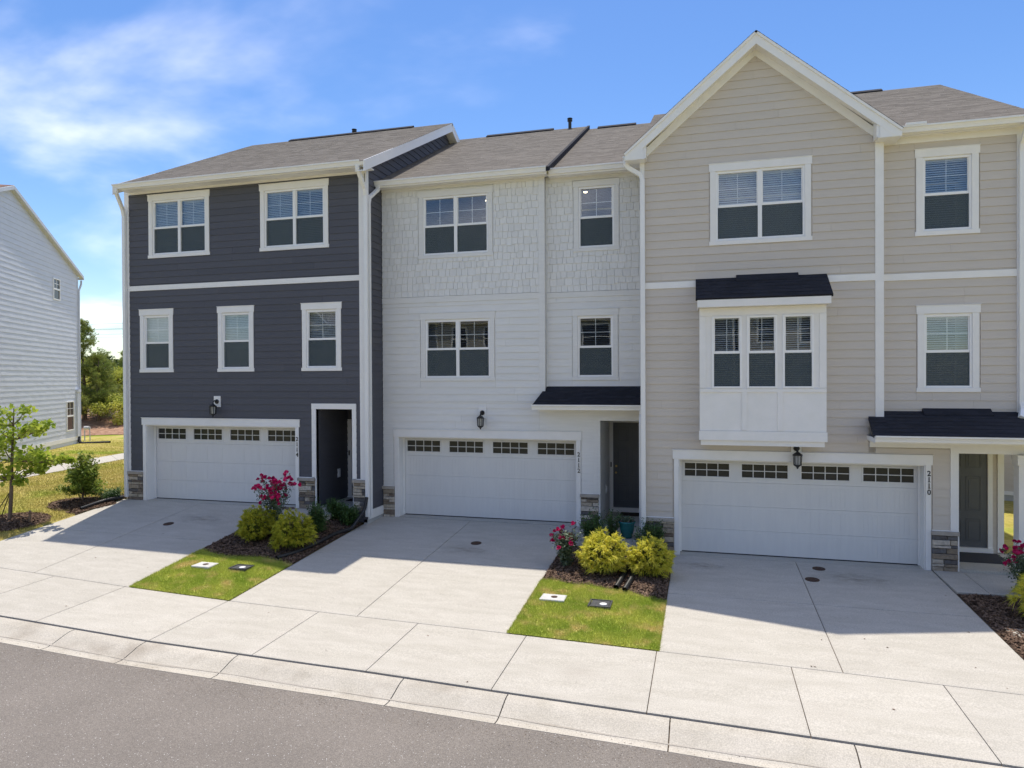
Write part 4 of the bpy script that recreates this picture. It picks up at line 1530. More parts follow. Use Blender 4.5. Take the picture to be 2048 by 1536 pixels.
gutter(h2, -10.22, -5.60, .80, 9.14)
gutter(h2, -5.585, -3.4, .99, 9.125)
downspout(h2, [(-10.13, .74, 9.02), (-10.13, .73, 8.92), (-10.18, .35, 8.62), (-10.18, .30, 8.45), (-10.18, .30, .62), (-10.18, .30, .44)])
mb = MB()
for xx in (-10.14, -3.25):
    mb.box(xx - .08, xx + .06, y2 + .14, 13.4, b2 - .3, b2 + 8.8)
obj('wall', mb, wsid, h2)
# small recessed lights seen through the top-floor panes
for (x, y, z) in ((-7.62, 2.3, 8.83), (-4.9, 2.35, 8.86)):
    mb = MB()
    mb.lathe((x, y, z), [(.05, 0), (.05, .02)], 12)
    le = bpy.data.materials.get('lit_lamp')
    if le is None:
        le, n_, l_, b_ = newmat('lit_lamp')
        b_.inputs['Emission Color'].default_value = (1, .82, .55, 1)
        b_.inputs['Emission Strength'].default_value = 8
    obj('recessed_light', mb, le, h2)

# =================================================================== HOUSE 3 : greige with gable
h3 = thing('townhouse', (0, 0, 0), 'greige townhouse number 2110 with a front gable and white box bay window', 'townhouse')
y3r = .209
F3, F3r = FX(0, 0), FX(y3r, 0)
gs = M['greige_siding']
GAR3 = (-2.44, 2.453, -.3, 2.13)
WJ = [(-1.772, .327, 6.833, 8.611, True, fz3)]
WK = [(2.318, 3.493, 6.833, 8.611, False, fz3), (2.342, 3.503, 3.615, 5.392, False, fz2)]
BAYH = (-1.75, .30, 3.70, 5.25)
core = [hole(*WJ[0][:4], fz3), BAYH, GAR3]
wall_core_full(h3, F3, gs, -3.27, 1.66, -.3, 8.80, core)
mb = MB()
ftri_box(mb, F3, [(-3.27, 8.80), (1.66, 8.80), (-.81, 10.93)], -.14, -.003)
obj('wall', mb, gs, h3)
gab = lambda z: (-3.165, 1.53) if z < 8.9 else (-3.165 + (z - 8.9) / .845, 1.53 - (z - 8.9) / .855)
siding(h3, F3, gs, -3.165, 1.53, .80, 10.92, [WJ[0][:4], (GAR3[0] - .13, GAR3[1] + .13, -1, 2.325), (-3.2, 1.6, 5.933, 6.072), (-1.98, .53, 2.50, 5.9), (-.11, .118, 2.276, 2.506)], z00=.06, lim=gab)
wall_core_full(h3, F3, gs, 1.66, 3.046, -.3, 3.0, [GAR3])
siding(h3, F3, gs, 1.53, 2.90, .80, 2.46, [(GAR3[0] - .13, GAR3[1] + .13, -1, 2.325)], z00=.06)
siding(h3, F3, gs, 1.40, 1.53, 2.35, 3.0, [], z00=.06 + .178 * 13)
wall_core_full(h3, F3r, gs, 1.66, 4.27, 2.45, 8.78, [hole(a, b_, p, q, f_) for (a, b_, p, q, d, f_) in WK])
siding(h3, F3r, gs, 1.662, 4.134, 3.16, 8.755, [(a, b_, p, q) for (a, b_, p, q, d, f_) in WK] + [(1.6, 4.2, 5.933, 6.072)], z00=.06 + .178 * 17)
window(h3, F3, *WJ[0][:4], True, fz3, M['blind'], tilt=1.0)
window(h3, F3r, *WK[0][:4], False, fz3, M['blind'], tilt=1.0)
window(h3, F3r, *WK[1][:4], False, fz2, M['blind'], tilt=.62)
garage(h3, F3, GAR3[0], GAR3[1], 2.13, 2.325, 1)
fbox1('corner_trim', M['trim'], h3, F3, -3.27, -3.165, .0, 8.9, .002, .03)
mb = MB()
mb.fbox(F3, 1.53, 1.675, 3.0, 8.9, .002, .03)
mb.fbox(Fr((1.66, 0, 0), (0, 1, 0), (1, 0, 0)), -.029, .19, 3.0, 8.899, .004, .03)
obj('corner_trim', mb, M['trim'], h3)
fbox1('corner_trim', M['trim'], h3, F3r, 4.134, 4.29, 3.0, 8.755, .002, .03)
for (a, b_) in ((-3.165, -2.06), (.61, 1.53)):
    fbox1('band_board', M['trim'], h3, F3, a, b_, 5.933, 6.072, .002, .034)
fbox1('band_board', M['trim'], h3, F3r, 1.685, 4.134, 5.933, 6.072, .002, .034)
fbox1('frieze_board', M['trim'], h3, F3r, 1.685, 4.29, 8.755, 8.90, .002, .036)
stones(h3, F3, -3.165, -2.55, -.05, .80)
stones(h3, F3, 2.565, 3.03, -.05, .80)
fbox1('corner_trim', M['trim'], h3, F3, 2.90, 3.046, .80, 2.40, .002, .03)
fbox1('corner_trim', M['trim'], h3, F3, 3.03, 3.055, .0, .80, .002, .03)
# gable rake boards, soffit, shingled roof over the gable
ax, az = -.81, 11.22
hw, ez = 2.76, 8.90
for sg in (-1, 1):
    ex = ax + sg * hw
    mb = MB()
    # fascia
    n_ = Vector((sg * .2, 0, .25))
    d_ = Vector((ex - ax, 0, ez - az)).normalized()
    nn = Vector((-d_.z * sg, 0, d_.x * sg))
    if nn.z < 0: nn = -nn
    A_, E_ = Vector((ax, -.35, az)), Vector((ex, -.35, ez))
    mb.prism([A_, E_, E_ + Vector((0, 0, -.13)), E_ + Vector((-sg * .16, 0, -.10)), A_ + Vector((0, 0, -.24))], (0, .03, 0))
    obj('rake_board', mb, M['alu'], h3)
    mb = MB()      # soffit
    k = Vector((0, 0, -.215))
    mb.hexa([A_ + k + Vector((0, .03, 0)), E_ + k * .55 + Vector((0, .03, 0)), E_ + k * .55 + Vector((0, .40, 0)), A_ + k + Vector((0, .40, 0))],
            [A_ + k + Vector((0, .03, .02)), E_ + k * .55 + Vector((0, .03, .02)), E_ + k * .55 + Vector((0, .40, .02)), A_ + k + Vector((0, .40, .02))])
    obj('rake_soffit', mb, M['trim'], h3)
    mb = MB()      # frieze along the rake
    ib = Vector((ax, -.036, 10.87))
    ie = Vector((ax + sg * 2.33, -.036, 8.885))
    mb.prism([ib, ie, ie + Vector((0, 0, .20)), ib + Vector((0, 0, .24))], (0, .034, 0))
    obj('frieze_board', mb, M['trim'], h3)
    mb = MB()      # boxed eave return
    x_a, x_b = (ex, ax - 2.33) if sg < 0 else (ax + 2.33, ex)
    mb.box(min(x_a, x_b), max(x_a, x_b), -.345, .30, ez - .135, ez - .115)
    mb.prism([(ex, -.346, ez), (ex, -.346, ez - .13), (ax + sg * 2.36, -.346, ez - .13), (ax + sg * 2.36, -.346, ez + .34)], (0, .02, 0))
    mb.box(min(ax + sg * 2.30, ax + sg * 2.40), max(ax + sg * 2.30, ax + sg * 2.40), -.325, -.037, ez - .112, ez + .26)
    obj('eave_return', mb, M['alu'], h3)
    e_ = nn * .02
    zz = az + .03
    roof_gen(h3, (ax + sg * (hw + .02), -.38, ez + .01), (ax + sg * (hw + .02), .8 if sg < 0 else .0, ez + .01), (ax, 4.6, zz), (ax, -.38, zz), M['roof'], th=.05)
# the porch of the left valley: gable roof continues back to the main roof
mb = MB()
mb.prism([(ax - hw, -.3, ez - .02), (ax + hw, -.3, ez - .02), (ax, -.3, az - .02)], (0, .0001, 0))
# main roof
roof_gen(h3, (1.75, -.19, 8.96), (4.47, -.19, 8.96), (4.47, 6.0, 12.08), (1.75, 6.0, 12.08), M['roof'])
roof_gen(h3, (-3.35, .8, 9.46), (1.75, .8, 9.46), (1.75, 6.0, 12.08), (-3.35, 6.0, 12.08), M['roof'])
roof_gen(h3, (4.47, 12.2, 8.96), (-3.35, 12.2, 8.96), (-3.35, 6.0, 12.08), (4.47, 6.0, 12.08), M['roof'])
ridge_vent(h3, .8, 3.0, 6.0, 12.09, M['roof_dark'])
mb = MB()
mb.hexa([(4.44, -.2, 8.94), (4.44, 6.0, 12.05), (4.44, 6.0, 11.83), (4.44, -.2, 8.72)], [(4.47, -.2, 8.94), (4.47, 6.0, 12.05), (4.47, 6.0, 11.83), (4.47, -.2, 8.72)])
mb.hexa([(4.44, 6.0, 12.05), (4.44, 12.2, 8.94), (4.44, 12.2, 8.72), (4.44, 6.0, 11.83)], [(4.47, 6.0, 12.05), (4.47, 12.2, 8.94), (4.47, 12.2, 8.72), (4.47, 6.0, 11.83)])
split_obj('rake_board', mb, M['alu'], h3)
mb = MB()
mb.prism([(4.14, .12, .3), (4.14, 12.1, .3), (4.14, 12.1, 8.8), (4.14, 6, 11.8), (4.14, .12, 8.8)], (.13, 0, 0))
mb2 = MB()
mb2.prism([(4.14, 1.7, -.2), (4.14, 12.1, -.2), (4.14, 12.1, 8.8), (4.14, 6, 11.8), (4.14, .33, 8.8), (4.14, .33, 2.5), (4.14, 1.7, 2.5)], (.13, 0, 0))
obj('wall', mb2, gs, h3)
box1('soffit', M['trim'], h3, 1.69, 4.44, -.08, y3r, 8.885, 8.905)
box1('fascia', M['trim'], h3, 1.75, 4.44, -.10, -.08, 8.86, 8.97)
gutter(h3, 1.97, 4.45, -.10, 9.00)
mb = MB()     # white diverter at the left gutter end
mb.box(2.05, 2.42, -.24, -.16, 9.0, 9.05)
obj('gutter_diverter', mb, M['alu'], h3)
# stub gutter and downspout at the left corner
gutter(h3, -3.64, -3.50, -.0, 8.93)
downspout(h3, [(-3.58, -.08, 8.84), (-3.58, -.08, 8.76), (-3.50, -.08, 8.66), (-3.25, -.08, 8.50), (-3.205, -.08, 8.38), (-3.205, -.08, .45), (-3.205, -.08, .22)])
downspout(h3, [(4.19, -.17, 8.88), (4.19, -.15, 8.80), (4.20, .10, 8.55), (4.20, .14, 8.4), (4.20, .14, 3.42), (4.20, .10, 3.26), (4.12, -.06, 3.12)])
downspout(h3, [(-3.30, .58, 3.19), (-3.30, .58, 3.08), (-3.30, .50, 3.0), (-3.30, .45, 2.85), (-3.30, .45, .55), (-3.30, .42, .40)])
# bay window
bay = MB()
yb_ = -.45
FBay = FX(yb_, 0)
for (a, b_, s, t) in decomp([], -1.98, .53, 2.81, 3.73) + decomp([], -1.98, .53, 5.215, 5.46):
    bay.fbox(FBay, a, b_, s, t, -.06, .0)
for (a, b_) in ((-1.98, -1.70), (-1.14, -.99), (-.44, -.285), (.265, .53)):
    bay.fbox(FBay, a, b_, 3.73, 5.215, -.06, .0)
bay.box(-1.98, -1.92, yb_ + .06, -.02, 2.81, 5.46)
bay.box(.47, .53, yb_ + .06, -.02, 2.81, 5.46)
bay.box(-1.97, .52, yb_ + .005, -.02, 2.60, 2.81)
bay.box(-1.96, .50, yb_ + .03, -.003, 2.49, 2.60)
B3 = obj('bay_window', bay, M['trim'], h3, label='white box bay with three narrow windows')
for nm, bx_ in (('skirt_board', (-1.995, .545, 2.60, 2.80, .0, .022)), ('batten', (-1.117, -1.017, 2.82, 3.62, .0, .02)), ('batten', (-.413, -.310, 2.82, 3.62, .0, .02)),
                ('rail_board', (-1.98, .53, 3.62, 3.70, .0, .022)), ('corner_board', (-1.98, -1.85, 3.715, 5.24, .0, .02)), ('corner_board', (.40, .53, 3.715, 5.24, .0, .02)),
                ('frieze_board', (-1.98, .53, 5.25, 5.42, .0, .012))):
    fbox1(nm, M['trim'], B3, FBay, *bx_, bevel=.002)
for (a, b_) in ((-1.725, -1.115), (-1.017, -.415), (-.312, .292)):
    sash_unit(B3, FBay, a, b_, 3.705, 5.235, M['blind'], .50, (2, 2), wf=.012)
roof_gen(h3, (-2.055, -.72, 5.60), (.62, -.72, 5.60), (.61, -.0, 6.115), (-2.06, -.0, 6.115), M['roof_dark'], th=.05)
mb = MB()
mb.box(-2.02, .585, -.70, -.68, 5.42, 5.575)
mb.box(-2.02, -2.0, -.68, -.0, 5.42, 5.575)
mb.box(.565, .585, -.68, -.0, 5.42, 5.575)
mb.prism([(-2.0, -.68, 5.57), (-2.0, -.0, 5.57), (-2.0, -.0, 6.05)], (.02, 0, 0))
mb.prism([(.565, -.68, 5.57), (.565, -.0, 5.57), (.565, -.0, 6.05)], (.02, 0, 0))
mb.box(-2.0, .565, -.68, -.0, 5.43, 5.45)
obj('bay_fascia', mb, M['trim'], h3)
vb = MB()
vb.hexa([(-1.21, -.17, 6.02), (.05, -.17, 6.02), (.05, -.005, 6.18), (-1.21, -.005, 6.18)], [(-1.21, -.17, 5.985), (.05, -.17, 5.985), (.05, -.005, 6.10), (-1.21, -.005, 6.10)])
obj('ridge_vent', vb, M['roof_dark'], h3)
# right-hand porch
roof_gen(h3, (1.69, -.72, 2.77), (5.6, -.72, 2.77), (5.6, y3r, 3.22), (1.69, y3r, 3.22), M['roof_dark'], th=.06)
roof_gen(h3, (1.35, -.72, 2.77), (1.69, -.72, 2.77), (1.69, -.001, 3.118), (1.40, -.001, 3.118), M['roof_dark'], th=.06)
vb = MB()
vb.hexa([(2.45, .02, 3.16), (3.68, .02, 3.16), (3.68, .20, 3.29), (2.45, .20, 3.29)], [(2.45, .02, 3.12), (3.68, .02, 3.12), (3.68, .20, 3.20), (2.45, .20, 3.20)])
obj('ridge_vent', vb, M['roof_dark'], h3)
gutter(h3, 1.36, 5.6, -.70, 2.775)
mb = MB()
mb.box(1.37, 5.6, -.70, -.68, 2.64, 2.76)
mb.box(1.38, 5.6, -.68, .0, 2.62, 2.64)
mb.prism([(1.37, -.70, 2.72), (1.37, -.70, 2.64), (1.37, -.0, 2.64), (1.37, -.0, 2.72)], (.02, 0, 0))
obj('porch_soffit', mb, M['trim'], h3)
mb = MB()
mb.fbox(F3, 1.42, 3.06, 2.48, 2.62, .002, .04)
mb.fbox(F3, 2.90, 5.6, 2.385, 2.62, -.15, .042)
obj('porch_beam', mb, M['trim'], h3)
mb = MB()
mb.box(4.05, 4.30, -.13, .12, .08, 2.385)
mb.box(4.02, 4.33, -.16, .15, 2.18, 2.385)
mb.box(4.03, 4.32, -.15, .14, .02, .20)
obj('porch_column', mb, M['trim'], h3, bevel=.004)
FB = FX(1.62, 0)
wall_core_full(h3, FB, gs, 3.0, 4.42, -.05, 2.5, [])
siding(h3, FB, gs, 4.19, 4.30, .1, 2.45, (), z00=.06)
dc = MB()
dc.fbox(FB, 4.115, 4.205, .07, 2.40, .0, .035)
dc.fbox(FB, 3.1, 4.205, 2.40, 2.49, .0, .035)
dc.fbox(FB, 4.30, 4.42, .07, 2.45, .0, .04)
obj('door_casing', dc, M['trim'], h3)
fbox1('door_sill', M['trim'], h3, FB, 3.1, 4.20, .04, .15, .0, .09)
entry_door(h3, FB, 3.20, 4.11, .15, 2.40, M['entry_door'], .0)
box1('porch_ceiling', M['trim'], h3, 3.04, 5.6, .0, 1.62, 2.50, 2.54)
box1('porch_floor', M['concrete'], h3, 3.05, 4.6, -.02, 1.62, -.10, .045)
mb = MB()
mb.box(2.92, 3.046, .0, 1.62, -.05, 2.5)
mb.box(-3.265, -3.16, .14, 12, -.3, 8.8)
obj('wall', mb, gs, h3)
wall_lamp(h3, F3, .005, 2.42)
digits(h3, F3, 2.513, 1.965, .127, '2110')
# back and side walls keep the interiors dark
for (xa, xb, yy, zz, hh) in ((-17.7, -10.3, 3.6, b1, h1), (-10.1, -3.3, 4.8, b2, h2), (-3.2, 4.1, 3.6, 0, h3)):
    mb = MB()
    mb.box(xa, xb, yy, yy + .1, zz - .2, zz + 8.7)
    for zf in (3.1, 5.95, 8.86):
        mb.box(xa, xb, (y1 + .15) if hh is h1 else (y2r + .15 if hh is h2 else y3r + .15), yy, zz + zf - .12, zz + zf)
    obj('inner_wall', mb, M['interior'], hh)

# =================================================================== white house at the far left
dW = Vector((-math.sin(math.radians(29)), math.cos(math.radians(29)), 0))
nW = Vector((dW.y, -dW.x, 0))
C0 = Vector((-34.75, 13.98, .5))
hw_ = thing('white_house', C0, 'tall white vinyl-sided house with a steep gable end, partly cut off at the left edge', 'house')
FW = Fr((C0.x, C0.y, 0), tuple(-dW), tuple(nW))       # u runs from the far corner towards the camera
EV, AP, LW = 9.76, 12.42, 15.3
wl_win = [(2.41, 3.24, 8.03, 9.11), (.74, 1.71, 1.32, 2.87)]
mb = MB()
ftri_box(mb, FW, [(0, .2), (LW, .2), (LW, EV), (LW / 2, AP), (0, EV)], -.14, -.003)
obj('wall', mb, M['vinyl_siding'], hw_)
gw = lambda z: (0.05, LW) if z < EV else (0.05 + (z - EV) * (LW / 2) / (AP - EV), LW - (z - EV) * (LW / 2) / (AP - EV))
siding(hw_, FW, M['vinyl_siding'], .05, LW, .95, AP - .1, wl_win, expo=.232, lim=gw, proud=.021, maxlen=14.0, wavy=.0034, z00=.95)
mb = MB()
mb.fbox(FW, -.02, .08, .75, EV, .0, .03)
obj('corner_trim', mb, M['vinyl_siding'], hw_)
fbox1('base_board', M['trim'], hw_, FW, 0, LW, .75, .95, .0, .03)
fbox1('foundation', M['foundation'], hw_, FW, 0, LW, .2, .75, -.1, -.01)
for (a, b_, p, q) in wl_win:
    w_ = MB()
    for bx_ in ((a, b_, p, p + .05), (a, b_, q - .05, q), (a, a + .05, p + .05, q - .05), (b_ - .05, b_, p + .05, q - .05), (a + .05, b_ - .05, (p + q) / 2 - .04, (p + q) / 2 + .04)):
        w_.fbox(FW, *bx_, .0, .05)
    wo_ = obj('window', w_, M['vinyl'], hw_)
    pn = MB()
    pn.fbox(FW, a + .05, b_ - .05, p + .05, q - .05, .004, .012)
    obj('pane', pn, M['garage_glass'], wo_)
    mu = MB()
    mu.fbox(FW, (a + b_) / 2 - .012, (a + b_) / 2 + .012, (p + q) / 2 + .04, q - .06, .012, .02)
    mu.fbox(FW, a + .06, b_ - .06, (p + 3 * q) / 4 - .012, (p + 3 * q) / 4 + .012, .012, .0195)
    obj('muntin', mu, M['vinyl'], wo_)
ov = .18
back = -nW * 18
def PW(u, z, w): return FW.p(u, z, w)
sl_ = (AP - EV) / (LW / 2)
roof_gen(hw_, PW(-.35, EV - .35 * sl_ + .08, ov), PW(-.35, EV - .35 * sl_ + .08, -18), PW(LW / 2, AP + .08, -18), PW(LW / 2, AP + .08, ov), M['red_roof'], expo=.3)
roof_gen(hw_, PW(LW + .35, EV - .35 * sl_ + .08, -18), PW(LW + .35, EV - .35 * sl_ + .08, ov), PW(LW / 2, AP + .08, ov), PW(LW / 2, AP + .08, -18), M['red_roof'], expo=.3)
for sg in (0, 1):
    u_ = -.35 if sg == 0 else LW + .35
    mb = MB()
    z_ = EV - .35 * sl_
    mb.prism([PW(u_, z_ + .06, ov + .02), PW(LW / 2, AP + .06, ov + .02), PW(LW / 2, AP - .10, ov + .02), PW(u_, z_ - .10, ov + .02)], -FW.n * .03)
    obj('rake_board', mb, M['vinyl_siding'], hw_)
    mb = MB()
    mb.prism([PW(u_, z_ - .07, ov), PW(LW / 2, AP - .07, ov), PW(LW / 2, AP - .09, ov), PW(u_, z_ - .09, ov)], -FW.n * ov)
    obj('rake_soffit', mb, M['vinyl_siding'], hw_)
mb = MB()
mb.fbox(FW, -.46, -.35, EV - .26, EV - .16, -18, ov)
obj('gutter', mb, M['vinyl_siding'], hw_)
mb = MB()
mb.rtube([PW(-.42, EV - .3, .05), PW(-.40, EV - .5, .05), PW(-.06, EV - .9, .05), PW(-.06, 3.6, .05), PW(-.06, .7, .05)], .09, .07, up=tuple(FW.n))
obj('downspout', mb, M['vinyl_siding'], hw_)
mb = MB()
mb.fbox(FW, .10, .42, .95, 3.35, .0, .10)
mb.fbox(FW, .06, .46, 3.35, 3.47, .0, .16)
obj('utility_chase', mb, M['vinyl_siding'], hw_)
mb = MB()
for (u, w, t) in ((0, -18, 0),):
    mb.prism([PW(0, .2, -.14), PW(0, EV, -.14), PW(0, EV, -18), PW(0, .2, -18)], FW.u * .1)
    mb.prism([PW(LW, .2, -.14), PW(LW, EV, -.14), PW(LW, EV, -18), PW(LW, .2, -18)], -FW.u * .1)
obj('wall', mb, M['vinyl_siding'], hw_)
gmt = MB()
p = PW(-.55, .62, .1)
gmt.tube([p, p + Vector((0, 0, .5)), p + Vector((.05, 0, .75))], .03, 8)
gmt.tube([p + Vector((.0, .0, .72)), p + Vector((.28, .05, .72))], .10, 10)
gmt.tube([p + Vector((.30, .05, .72)), p + Vector((.32, .05, .0))], .025, 8)
tag(obj('gas_meter', gmt, mat('meter_grey', (.5, .5, .5), rough=.5)), 'small grey gas meter on pipes beside the corner of the white house', 'meter')

# =================================================================== background bank, trees, wires
def strip(name, d0, d1, m, kind, lift):
    xs_ = np.linspace(-120, 30, 90)
    n = 14
    v = []
    for x in xs_:
        for k in range(n):
            d = d0 + (d1 - d0) * k / (n - 1)
            if k == 0:
                d += .5 * math.sin(x * .8) + .3 * math.sin(x * 2.1)
            y = 19 + d + (x + 36) * .35
            y = max(y, 14.5)
            v.append((x, y, ghf(x, y) + lift))
    nx = len(xs_)
    i = (np.arange(nx - 1)[:, None] * n + np.arange(n - 1)[None, :]).ravel()
    return npobj(name, np.array(v), np.stack([i, i + n, i + n + 1, i + 1], -1), m, kind=kind, smooth=True)
strip('straw_bed', 0, 8, M['straw'], 'structure', .03)
strip('brushy_bank', 7.5, 120, M['brush'], 'structure', .035)

CAMP = np.array([-1.8867, -15.7615, 3.93])
def ray_at(px, dist):
    a = 0.27248 - math.atan((px - 1024) / 1375.0)
    return CAMP[0] - math.sin(a) * dist, CAMP[1] + math.cos(a) * dist

def leafcloud(name, P, size, m, parent=None, kind=None, aspect=.55, flat=.35, seed=1, dirs=None):
    """diamond leaves with a slight fold at points P"""
    rs = np.random.RandomState(seed)
    P = np.asarray(P)
    N = len(P)
    a = rs.normal(size=(N, 3)) if dirs is None else dirs + rs.normal(size=(N, 3)) * .45
    a /= np.linalg.norm(a, axis=1)[:, None]
    up = rs.normal(size=(N, 3)) * flat + np.array([0, 0, 1.0])
    b = np.cross(a, up)
    b /= np.linalg.norm(b, axis=1)[:, None] + 1e-9
    n = np.cross(b, a)
    s = size * rs.uniform(.65, 1.35, (N, 1))
    w = s * aspect * .5
    v0 = P - a * s * .5
    v1 = P + b * w + n * w * .3
    v2 = P + a * s * .5
    v3 = P - b * w + n * w * .3
    V = np.stack([v0, v1, v2, v3], 1).reshape(-1, 3)
    i = np.arange(N)[:, None] * 4
    F_ = np.concatenate([i + np.array([[0, 1, 2]]), i + np.array([[0, 2, 3]])], 0)
    return npobj(name, V, F_, m, parent, kind)

def ribbons(name, P0, D, L, W, m, parent=None, droop=.5, seg=3, seed=1, kind=None):
    """thin curved strands"""
    rs = np.random.RandomState(seed)
    N = len(P0)
    D = D / np.linalg.norm(D, axis=1)[:, None]
    side = np.cross(D, rs.normal(size=(N, 3)))
    side /= np.linalg.norm(side, axis=1)[:, None] + 1e-9
    L = np.broadcast_to(np.asarray(L, float).reshape(-1, 1), (N, 1))
    pts = []
    for k in range(seg + 1):
        t = k / seg
        c = P0 + D * L * t
        c = c + np.array([0, 0, -1.0]) * (L * droop * t * t)
        w = W * (1 - t) + .0008
        pts += [c + side * w, c - side * w]
    V = np.stack(pts, 1).reshape(-1, 3)
    n = 2 * (seg + 1)
    i = np.arange(N)[:, None] * n
    F_ = np.concatenate([i + np.array([[2 * k, 2 * k + 1, 2 * k + 3, 2 * k + 2]]) for k in range(seg)], 0)
    return npobj(name, V, F_, m, parent, kind)

def ell_points(n, c, r, seed, shell=.5, zmin=None):
    rs = np.random.RandomState(seed)
    d = rs.normal(size=(n, 3))
    d /= np.linalg.norm(d, axis=1)[:, None]
    q = rs.uniform(shell, 1, (n, 1)) ** .6
    p = np.array(c) + d * q * np.array(r)
    if zmin is not None:
        p = p[p[:, 2] > zmin]
    return p

def pine(px, dist, top_y, rad, label, seed, zb=None, crown0=.07):
    rs = np.random.RandomState(seed)
    x, y = ray_at(px, dist)
    z = ghf(x, y) if zb is None else zb
    Hh = (763 - top_y) * dist * math.cos(math.atan((px - 1024) / 1375.0)) / 1375.0 + 3.93 - z
    t = thing('pine_tree', (x, y, z), label, 'tree', 'young pines behind the white house')
    tr = MB()
    path = [(x + .1 * math.sin(k), y, z + Hh * k / 8 * .98) for k in range(9)]
    tr.tube(path, [.16 * (1 - k / 8.6) for k in range(9)], 7)
    obj('trunk', tr, M['bark'], t)
    br = MB()
    P0, D, Ls = [], [], []
    nw = int(Hh * 2.3)
    for k in range(nw):
        f = crown0 + (1 - crown0) * k / nw
        zz = z + Hh * f
        R_ = rad * (1 - f) ** 1.0 * (.75 + .4 * rs.rand()) + .15
        for q in range(rs.randint(4, 7)):
            an = rs.uniform(0, 2 * math.pi)
            L = R_ * rs.uniform(.65, 1.1)
            up = .25 + .75 * f
            d = np.array([math.cos(an), math.sin(an), up * .8])
            p0 = np.array([x, y, zz])
            p1 = p0 + d / np.linalg.norm(d) * L + np.array([0, 0, .12 * L])
            br.tube([p0, (p0 + p1) / 2 + np.array([0, 0, -.05 * L]), p1], [.035 * (1 - f) + .012, .018, .006], 4)
            ntf = int(9 + L * 17)
            for j in range(ntf):
                s = rs.uniform(.25, 1.02)
                c = p0 + (p1 - p0) * s + rs.normal(size=3) * .10 * (1 + L * .25)
                nn_ = 14
                dd = rs.normal(size=(nn_, 3)) * .75 + d * .8 + np.array([0, 0, .35])
                P0.append(np.repeat(c[None], nn_, 0))
                D.append(dd)
    P0, D = np.concatenate(P0), np.concatenate(D)
    obj('branches', br, M['bark'], t)
    ribbons('needles', P0, D, rs.uniform(.16, .30, len(P0)), .010, M['pine'], t, droop=.1, seg=1, seed=seed)
    return t
pine(168, 57, 640, 3.2, 'tall bushy young pine directly behind the corner of the white house', 3)
pine(196, 56, 708, 2.2, 'shorter pine just right of the tall bushy one by the white house', 4)
pine(252, 66, 704, 1.8, 'slim pine at the left edge of the dark townhouse', 5)
pine(208, 72, 715, 1.9, 'small far pine standing behind the other pines near the wires', 6)

def broadleaf(px, dist, top_y, rad, label, seed, m, group='broadleaf trees on the bank', n=9000, squash=1.0, trunk_h=.35, lsize=.16):
    rs = np.random.RandomState(seed)
    x, y = ray_at(px, dist)
    z = ghf(x, y)
    Hh = (763 - top_y) * dist * math.cos(math.atan((px - 1024) / 1375.0)) / 1375.0 + 3.93 - z
    Hh = max(Hh, 1.5)
    t = thing('broadleaf_tree', (x, y, z), label, 'tree', group)
    tr = MB()
    tr.tube([(x, y, z - .1), (x + .1, y, z + Hh * .4), (x, y, z + Hh * .8)], [.12, .09, .03], 7)
    pts = []
    for k in range(16):
        c = np.array([x, y, z + Hh * rs.uniform(trunk_h, .9)]) + np.array([rs.normal() * rad * .5, rs.normal() * rad * .5, 0])
        tr.tube([(x, y, z + Hh * .3), tuple((np.array([x, y, z + Hh * .4]) + c) / 2), tuple(c)], [.05, .03, .01], 4)
        pts.append(ell_points(n // 16, c, (rad * .45, rad * .45, max(Hh * .16, rad * .34)), seed * 31 + k, .2))
    obj('trunk', tr, M['bark'], t)
    leafcloud('crown', np.concatenate(pts), lsize, m, t, seed=seed, aspect=.7)
broadleaf(236, 62, 742, 2.2, 'yellow-green leafy tree between the pines and the dark townhouse', 11, M['wood_leaf'], trunk_h=.12)
broadleaf(250, 55, 780, 1.5, 'low yellow-green sapling on the bank beside the dark townhouse', 12, M['wood_leaf'], n=5000, lsize=.13, trunk_h=.02)
broadleaf(222, 90, 742, 3.0, 'darker leafy tree far up the bank', 13, M['wood_dark'])
broadleaf(160, 66, 720, 2.4, 'yellow-green tree showing beside the white house corner', 14, M['wood_leaf'])
# far woodland belt on the horizon
rs = np.random.RandomState(5)
pts = []
for k in range(240):
    px = rs.uniform(-300, 2500)
    d = rs.uniform(150, 230)
    x, y = ray_at(px, d)
    if y < 60:
        continue
    h = rs.uniform(4, 7.5)
    pts.append(ell_points(700, (x, y, 2.0 + h * .5), (rs.uniform(3, 6), rs.uniform(3, 6), h * .62), k, .6))
leafcloud('distant_woods', np.concatenate(pts), .9, M['wood_dark'], kind='stuff', seed=9, aspect=.8)
# dry brush tufts on the bank
rs = np.random.RandomState(6)
nb = 9000
bx_ = rs.uniform(-75, -20, nb)
dd = rs.uniform(8, 45, nb)
by_ = 19 + dd + (bx_ + 36) * .35
keep = by_ > 15
bx_, by_ = bx_[keep], by_[keep]
bz_ = np.array([ghf(a, b_) for a, b_ in zip(bx_, by_)])
P0 = np.repeat(np.stack([bx_, by_, bz_], 1), 5, 0)
P0[:, :2] += rs.normal(size=(len(P0), 2)) * .12
D = rs.normal(size=(len(P0), 3)) * .5 + np.array([0, 0, 1.])
ribbons('dry_brush', P0, D, rs.uniform(.3, .9, len(P0)), .02, M['brush'], droop=.3, seg=2, seed=3, kind='stuff')
